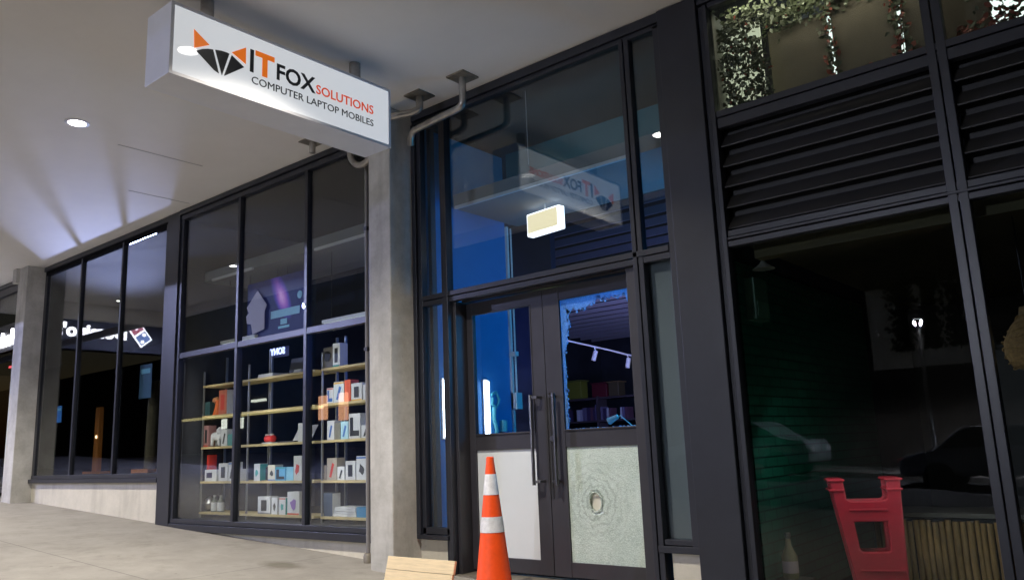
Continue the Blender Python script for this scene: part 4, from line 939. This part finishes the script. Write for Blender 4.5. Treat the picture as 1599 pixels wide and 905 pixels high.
for (a_, c_, z_) in ((-.240, -.136, .80), (.132, .240, .80), (-.245, -.130, .868), (.126, .245, .868), (-.120, .128, .665), (-.09, .195, .26)):
    MB().box(a_, c_, -.128, .128 if z_ > .7 else -.118, z_, z_+.014).build('moulded_rib', 'red_plastic', st, bevel=.003)
bb = thing('bamboo_counter', 'counter front clad in upright bamboo poles behind the red stool', 'counter', (-1.2, .95, -1.2))
b = MB((-1.2, .95, -1.2)); x = -1.90; rnd = random.Random(9)
while x < 2.0:
    r_ = rnd.uniform(.016, .024); x += r_
    b.tube([(x, .92, -1.18), (x + rnd.uniform(-.006, .006), .92, -.9), (x, .92, -.63 + rnd.uniform(-.012, .012))], [r_, r_*.96, r_*.93], 10); x += r_ + .002
b.build('bamboo_cladding', 'bamboo', bb, smooth=True)
MB((-1.2, .95, -1.2)).box(-1.92, 2.05, .95, 1.4, -1.18, -.62).build('counter_body', 'black', bb)
MB((-1.2, .95, -1.2)).box(-1.94, 2.07, .88, 1.42, -.605, -.575).build('counter_top', pm((.05, .045, .04)), bb)
pd = thing('pendant_lamp', 'woven wicker pendant lamp hanging at the right edge', 'lamp', (-.70, .62, .35))
MB((-.70, .62, .35)).lathe([(.075, .355), (.13, .38), (.165, .46), (.160, .54), (.11, .64), (.055, .70), (.045, .76)], (-.70, .62, 0), 28, cap=False).build('lamp_shade', 'wicker', pd, smooth=True)
wv = MB((-.70, .62, .35))
for k in range(9):
    z = .37 + .04*k; r_ = [.122, .145, .160, .167, .166, .150, .125, .098, .072][k]
    wv.tube([(-.70 + (r_+.004)*math.cos(a), .62 + (r_+.004)*math.sin(a), z+.012*math.sin(3*a+k)) for a in [2*math.pi*i/24 for i in range(25)]], .0045, 5)
wv.build('weave', 'wicker', pd)
MB((-.70, .62, .35)).tube([(-.70, .62, .76), (-.70, .62, 1.46)], .006, 6).build('cord', 'black', pd)
sl = thing('shade_lamp', 'small dim conical lamp at the top left corner of the restaurant glass', 'lamp', (-2.30, .35, 1.2))
MB((-2.3, .35, 1.2)).lathe([(.085, 1.245), (.03, 1.285), (.012, 1.31)], (-2.31, .34, 0), 24).build('lamp_shade', pm((.35, .36, .33)), sl, smooth=True)
MB((-2.3, .35, 1.2)).tube([(-2.31, .34, 1.31), (-2.31, .34, 1.46)], .004, 6).build('cord', 'black', sl)
cb = thing('fuse_box', 'dull green fuse box high on the green tiled wall', 'box', (-2.35, .4, .9))
MB((-2.35, .4, .9)).box(-2.438, -2.36, .25, .50, .86, 1.18).build('box_body', pm((.06, .16, .12)), cb, bevel=.004)
MB((-2.35, .4, .9)).box(-2.359, -2.353, .27, .48, .88, 1.0).build('cover', pm((.08, .2, .15)), cb)
bo = thing('sauce_bottle', 'small squat bottle with a pink label in the lower corner of the restaurant glass', 'bottle', (-2.33, .35, -1.2))
MB((-2.33, .35, -1)).lathe([(.05, -.99), (.055, -.97), (.055, -.84), (.022, -.77), (.018, -.72)], (-2.33, .33, 0), 20).build('bottle_body', pm((.20, .17, .10)), bo, smooth=True)
MB((-2.33, .35, -1)).lathe([(.0555, -.95), (.0555, -.87)], (-2.33, .33, 0), 20, cap=False).build('bottle_label', pm((.40, .30, .32)), bo, smooth=True)
MB((-2.33, .35, -1)).lathe([(.016, -.72), (.022, -.70), (.022, -.68)], (-2.33, .33, 0), 14).build('cap', 'steel', bo, smooth=True)
MB((-2.33, .35, -1)).box(-2.42, -2.20, .16, .45, -1.2, -.992).build('plinth_block', pm((.05, .05, .04)), bo)

# planters with vines behind the high glass
rnd = random.Random(21)
def vine(label, strands, n, red=.12, sz=.024, pale=.0):
    t = thing('trailing_vine', label, 'plant', strands[0][0], group='vines behind the high restaurant glass')
    g, r_, pl = MB(strands[0][0]), MB(strands[0][0]), MB(strands[0][0]); stx = MB(strands[0][0])
    for s in strands:
        p0, p1 = Vector(s[0]), Vector(s[1]); pts = []
        for i in range(8):
            f = i/7; pts.append(p0.lerp(p1, f) + Vector((rnd.uniform(-.02, .02), rnd.uniform(-.015, .015), rnd.uniform(-.01, .01))))
        stx.tube(pts, .003, 5)
    for k in range(n):
        s = rnd.choice(strands); p = Vector(s[0]).lerp(Vector(s[1]), rnd.random()) + Vector((rnd.gauss(0, s[2]), rnd.gauss(0, .02), rnd.gauss(0, s[2])))
        L_ = sz*rnd.uniform(.6, 1.35); u = Vector((rnd.uniform(-1, 1), rnd.uniform(-.5, .5), rnd.uniform(-1, .6))).normalized()
        v = u.cross(Vector((rnd.uniform(-.4, .4), 1, rnd.uniform(-.4, .4)))).normalized(); nrm = u.cross(v)
        b = r_ if rnd.random() < red else (pl if rnd.random() < pale else g)
        a_, c_, d_, e_ = p - u*L_, p + v*L_*.55 + nrm*.004, p + u*L_, p - v*L_*.55 + nrm*.004
        vs = [b.bm.verts.new(q_ - b.o) for q_ in (a_, p + v*L_*.45 - u*L_*.45, c_, d_, e_, p - v*L_*.45 - u*L_*.45)]
        b.bm.faces.new(vs)
    stx.build('stem', 'bark', t); g.build('leaves', 'leaf_green', t)
    if len(pl.bm.verts): pl.build('lit_leaves', 'leaf_lit', t)
    if len(r_.bm.verts): r_.build('red_leaves', 'leaf_red', t)
bw = thing('lightbox_wall', 'pale backlit panel behind the hanging planters', 'panel', (-.5, .75, 2.4))
MB((-.5, .75, 2.4)).box(-2.07, 2.3, .80, .84, 2.44, 3.34).build('panel_face', mat('backlit_face', (.6, .63, .58), .6, emit=(.75, .85, .80), estr=1.1), bw)
MB((-.5, .75, 2.4)).box(-2.42, 2.3, .842, .87, 2.28, 3.35).build('panel_back', 'frame_dark', bw)
MB((-2.2, .7, 2.4)).box(-2.405, -2.10, .20, .23, 2.44, 3.16).build('dim_face', mat('dim_face', (.5, .5, .4), .7, emit=(.62, .66, .48), estr=.5), bw)
MB((-2.43, .4, 2.4)).box(-2.435, -2.415, .06, .60, 2.44, 3.3).build('side_face', mat('side_grey', (.25, .25, .22), .7), bw)
MB((0, .5, 2.33)).box(-2.43, 2.3, .056, .90, 2.385, 2.43).build('planter_light_stop', 'frame_dark', bw)  # added to keep the planter light from leaking through the louvres
def planter(x0, x1, z0, z1, label, y=.34):
    t = thing('hanging_planter', label, 'planter', ((x0+x1)/2, y, z0), group='planters behind the high restaurant glass')
    MB(((x0+x1)/2, y, z0)).box(x0, x1, y, y+.05, z0, z1).build('pocket_panel', 'planter', t, bevel=.01)
    MB(((x0+x1)/2, y, z0)).box(x0+.01, x1-.01, y-.012, y-.001, z0+.02, z0+.05).build('pocket_seam', pm((.09, .075, .05)), t)
planter(-2.09, -1.645, 2.36, 3.12, 'wide brown planter panel left of the bright vertical gap')
planter(-1.61, -1.165, 2.36, 3.34, 'wide brown planter panel right of the bright vertical gap')
planter(-1.135, -.60, 2.36, 3.34, 'brown planter panel behind the thick mullion of the high glass')
planter(-.36, .4, 2.36, 3.34, 'brown planter panel at the right end of the high glass')
vine('leafy vine covering the lit panel at the left end of the high glass', [((-2.36, .14, 3.15), (-2.35, .14, 2.46), .035), ((-2.22, .14, 3.18), (-2.18, .14, 2.46), .05), ((-2.36, .14, 3.17), (-1.98, .14, 3.20), .06), ((-2.12, .14, 3.0), (-2.09, .14, 2.46), .035), ((-2.29, .14, 3.15), (-2.26, .14, 2.46), .045)], 1150, .02, .021, .08)
vine('vine with dark leaves along the top of the wide brown planter', [((-2.05, .30, 3.17), (-1.05, .30, 3.27), .06)], 1000, .04, .022, .10)
vine('sparse vine around the bright vertical gap', [((-1.63, .30, 3.12), (-1.61, .30, 2.55), .03)], 110, .15)
vine('sparse vine by the second vertical gap with red leaves', [((-1.17, .30, 3.15), (-1.14, .30, 2.55), .035)], 150, .3)
vine('row of reddish leaves along the bottom of the planters', [((-2.0, .28, 2.50), (-1.0, .28, 2.54), .020), ((-.80, .28, 2.56), (-.45, .28, 2.60), .03)], 200, .75)
vine('dense dark vine at the right end of the high glass', [((-.60, .30, 3.2), (-.50, .30, 2.5), .07), ((-.5, .3, 2.9), (-.3, .3, 2.6), .06)], 380, .08)

# ---------------------------------------------------------------- across the street (seen in the glass)
ob = thing('opposite_building', 'dark low building across the street with a pale lit wall panel', 'building', (-6, -21, -1.3))
MB((-6, -21, -1)).box(-80, 12, -24, -20, -1.4, 3.4).box(-80, 12, -24, -20.3, 3.41, 6.5).build('wall', 'brick_far', ob)
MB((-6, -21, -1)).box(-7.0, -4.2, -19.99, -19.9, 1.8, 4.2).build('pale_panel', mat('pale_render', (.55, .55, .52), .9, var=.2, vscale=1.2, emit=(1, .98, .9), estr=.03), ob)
MB((-6, -21, -1)).box(-22, -14, -20, -19.95, -1.0, 1.2).build('shop_window', 'black', ob)
MB((-40, -19.9, 2.3)).box(-48, -33.5, -20, -19.93, 2.28, 2.42).build('light_strip', emis('strip_yellow', (1, .85, .35), .9), ob)
for (a, c, z0, z1) in ((-33.92, -33.23, 1.7, 2.9), (-32.32, -31.62, 1.6, 2.95)): MB((a, -19.9, 2)).box(a, c, -20, -19.93, z0, z1).build('lit_window', 'strip_orange' if 'strip_orange' in MATS else emis('strip_orange', (1, .48, .25), 2.2), ob)
for (a, c, z0, z1) in ((-43.0, -42.5, 1.66, 2.2), (-41.2, -40.8, 1.6, 2.2), (-40, -38.6, 2.98, 3.12)): MB((a, -19.9, 2)).box(a, c, -20, -19.93, z0, z1).build('lit_window', 'strip_white' if 'strip_white' in MATS else emis('strip_white', (.95, 1, .85), 2.4), ob)
rq = random.Random(4)
for kx, (cxx, wd_) in enumerate(((-6.0, .35), (-5.25, .22), (-4.6, .30))):
    t = thing('wall_creeper', ('wide', 'narrow', 'ragged')[kx] + ' dark creeper hanging on the pale wall across the street', 'plant', (cxx, -19.85, 1.8), group='creepers across the street')
    b = MB((cxx, -19.85, 1.8))
    for k in range(420):
        zz = rq.uniform(2.3, 4.3); p = Vector((cxx + rq.gauss(0, wd_*.5), -19.85 + rq.uniform(0, .15), zz)); u = Vector((rq.uniform(-1, 1), rq.uniform(-.4, .4), rq.uniform(-1, 1))).normalized()*.09
        v_ = u.cross(Vector((0, 1, .2))).normalized()*.05; b.quad([p-u, p+v_, p+u, p-v_])
    b.build('leaves', 'leaf_green', t); MB((cxx, -19.85, 1.8)).tube([(cxx, -19.86, 2.2), (cxx+.05, -19.86, 3.2), (cxx, -19.86, 4.3)], .02, 6).build('stem', 'bark', t)
def car(x, y, label, m, flip=1):
    t = thing('parked_car', label, 'car', (x, y, gz(x)-.14), group='cars parked across the street'); z = gz(x)-.14
    pf = [(-2.1, .35), (-2.15, .62), (-1.95, .82), (-1.35, .92), (-.75, 1.40), (.75, 1.42), (1.45, .98), (2.05, .90), (2.15, .60), (2.1, .33)]
    MB((x, y, z)).prism([(x+a, z+b_) for a, b_ in pf], y-.85, y+.85).build('body', m, t, bevel=.06)
    MB((x, y, z)).prism([(x-1.2, z+.95), (x-.70, z+1.34), (x+.70, z+1.36), (x+1.25, z+1.0)], y-.856, y+.856).build('side_window', 'black', t)
    for wx in (-1.3, 1.3):
        for wy in (-.80, .80):
            wh = MB((x+wx, y+wy, z+.32)).lathe([(.20, -.1), (.31, -.1), (.33, -.07), (.33, .07), (.31, .1), (.20, .1)], (x+wx, y+wy, z+.32), 24, 'y').build('wheel', 'rubber', t, smooth=True)
            MB((x+wx, y+wy, z+.32)).lathe([(.19, -.09), (.21, -.105), (.21, .105), (.19, .09)], (x+wx, y+wy, z+.32), 20, 'y').build('rim', 'steel', wh, smooth=True)
    for hy in (-.6, .6):
        MB((x, y, z)).box(x+2.08, x+2.16, y+hy-.14, y+hy+.14, z+.62, z+.74).build('headlight', 'white_alu', t)
        MB((x, y, z)).box(x-2.16, x-2.08, y+hy-.14, y+hy+.14, z+.62, z+.74).build('tail_light', 'red_plastic', t)
car(-9.5, -15.6, 'pale grey car parked across the street, the left one', 'car_paint'); car(-3.2, -15.6, 'pale grey car parked across the street, the right one', 'car_paint')
def lamp_post(x, y, h, label, en, c):
    z = gz(x); t = thing('street_lamp', label, 'street lamp', (x, y, z), group='street lamps')
    MB((x, y, z)).tube([(x, y, z), (x, y, z+h*.4), (x, y, z+h-.15)], [.08, .06, .045], 12).build('pole', 'galv', t, smooth=True)
    MB((x, y, z+h)).lathe([(.05, h-.16+z), (.22, h+.03+z), (.24, h+.06+z), (.10, h+.14+z), (.02, h+.16+z)], (x, y, 0), 24).build('lamp_head', 'grey_paint', t, smooth=True)
    MB((x, y, z+h)).lathe([(.11, h-.10+z), (.12, h-.06+z)], (x, y, 0), 20).build('lamp_lens', emis('street_lens', c, 10) if 'street_lens' not in MATS else 'street_lens', t)
    d = bpy.data.lights.new('street_beam', 'SPOT'); d.energy = en; d.color = c; d.spot_size = R(175); d.spot_blend = .3; d.shadow_soft_size = .10
    o = bpy.data.objects.new('street_beam', d); col.objects.link(o); o.parent = t; o.location = (0, .0, h-.17); o.rotation_euler = (R(20), 0, 0)
BL = (.62, .66, 1.0)
lamp_post(-4.85, -16.3, 3.95, 'low street lamp opposite the restaurant glass', 2400, (.80, .84, 1.0))
lamp_post(-20.4, -9.3, 5.0, 'taller street lamp on the near kerb far to the left', 4500, (.50, .55, 1.0))

# letters become plain meshes
dg = bpy.context.evaluated_depsgraph_get()
for o in [o for o in col.objects if o.type == 'FONT']:
    me = bpy.data.meshes.new_from_object(o.evaluated_get(dg)); n = bpy.data.objects.new('lettering', me); col.objects.link(n)
    n.parent = o.parent; n.location = o.location; n.rotation_euler = o.rotation_euler; n.scale = o.scale
    if 'label' in o: n['label'] = o['label']
    bpy.data.objects.remove(o)

# ---------------------------------------------------------------- lamps and added fill lights inside the shops
def plamp(name, loc, en, c, r=.08, kind='POINT', rot=None, size=None):
    d = bpy.data.lights.new(name, kind); d.energy = en; d.color = c
    if kind == 'AREA': d.shape = 'RECTANGLE'; d.size, d.size_y = size
    else: d.shadow_soft_size = r
    if kind == 'SPOT': d.spot_size = R(19); d.spot_blend = 1.0
    o = bpy.data.objects.new(name, d); col.objects.link(o); o.location = loc
    if rot: o.rotation_euler = rot if len(rot) == 3 and not isinstance(rot, Vector) else rot.to_track_quat('-Z', 'Y').to_euler()
    return o
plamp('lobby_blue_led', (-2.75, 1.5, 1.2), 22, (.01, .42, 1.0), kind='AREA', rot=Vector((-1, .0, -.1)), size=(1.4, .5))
plamp('void_fill', (-4.2, .35, 3.05), 2.2, (.35, .85, 1.0), kind='AREA', rot=(R(90), 0, 0), size=(2.2, .1))  # added unseen lamp giving the void above the bulkhead its teal tint
plamp('far_room_led', (-5.3, 3.0, .6), 16, (.30, .32, 1.0), kind='AREA', rot=(R(115), 0, R(15)), size=(1.2, .5))
plamp('far_room_violet', (-4.6, 3.2, .6), 9, (.9, .8, 1.0), kind='AREA', rot=(R(90), 0, R(30)), size=(.8, .4))
plamp('shelf_shop_led', (-6.0, 1.6, 1.2), 5.0, (.05, .18, 1.0), kind='AREA', rot=(0, R(90), 0), size=(1.0, .8))
for x_ in (-10.38, -8.975, -7.555, -6.46): plamp('display_fill', (x_, .085, .35), 2.2, (1.0, .90, .76), kind='AREA', rot=(R(90), 0, 0), size=(.03, 1.9))  # added unseen warm fill for the goods on the shelves
plamp('soffit_patch_spot', (-21.0, 4.4, .5), 5000, (.48, .54, 1.0), .4, kind='SPOT', rot=Vector((8.3, -4.4, 3.25)))  # added unseen spot behind the glass, throws bluish patches on the soffit
plamp('stool_fill', (-1.75, .2, .05), 1.6, (1.0, .95, .9), kind='AREA', rot=Vector((0, 1, -1.1)), size=(.9, .05))  # added unseen fill to brighten the red stool
plamp('restaurant_wall_light', (-1.0, .35, -.35), 1.0, (.8, 1.0, .85), kind='AREA', rot=Vector((-1, .1, -.35)), size=(.05, .9))
plamp('planter_fill', (-1.6, .09, 3.28), 2.2, (1.0, .93, .75), kind='AREA', rot=(R(40), 0, 0), size=(1.4, .1))  # added unseen fill to brighten the planters and vines
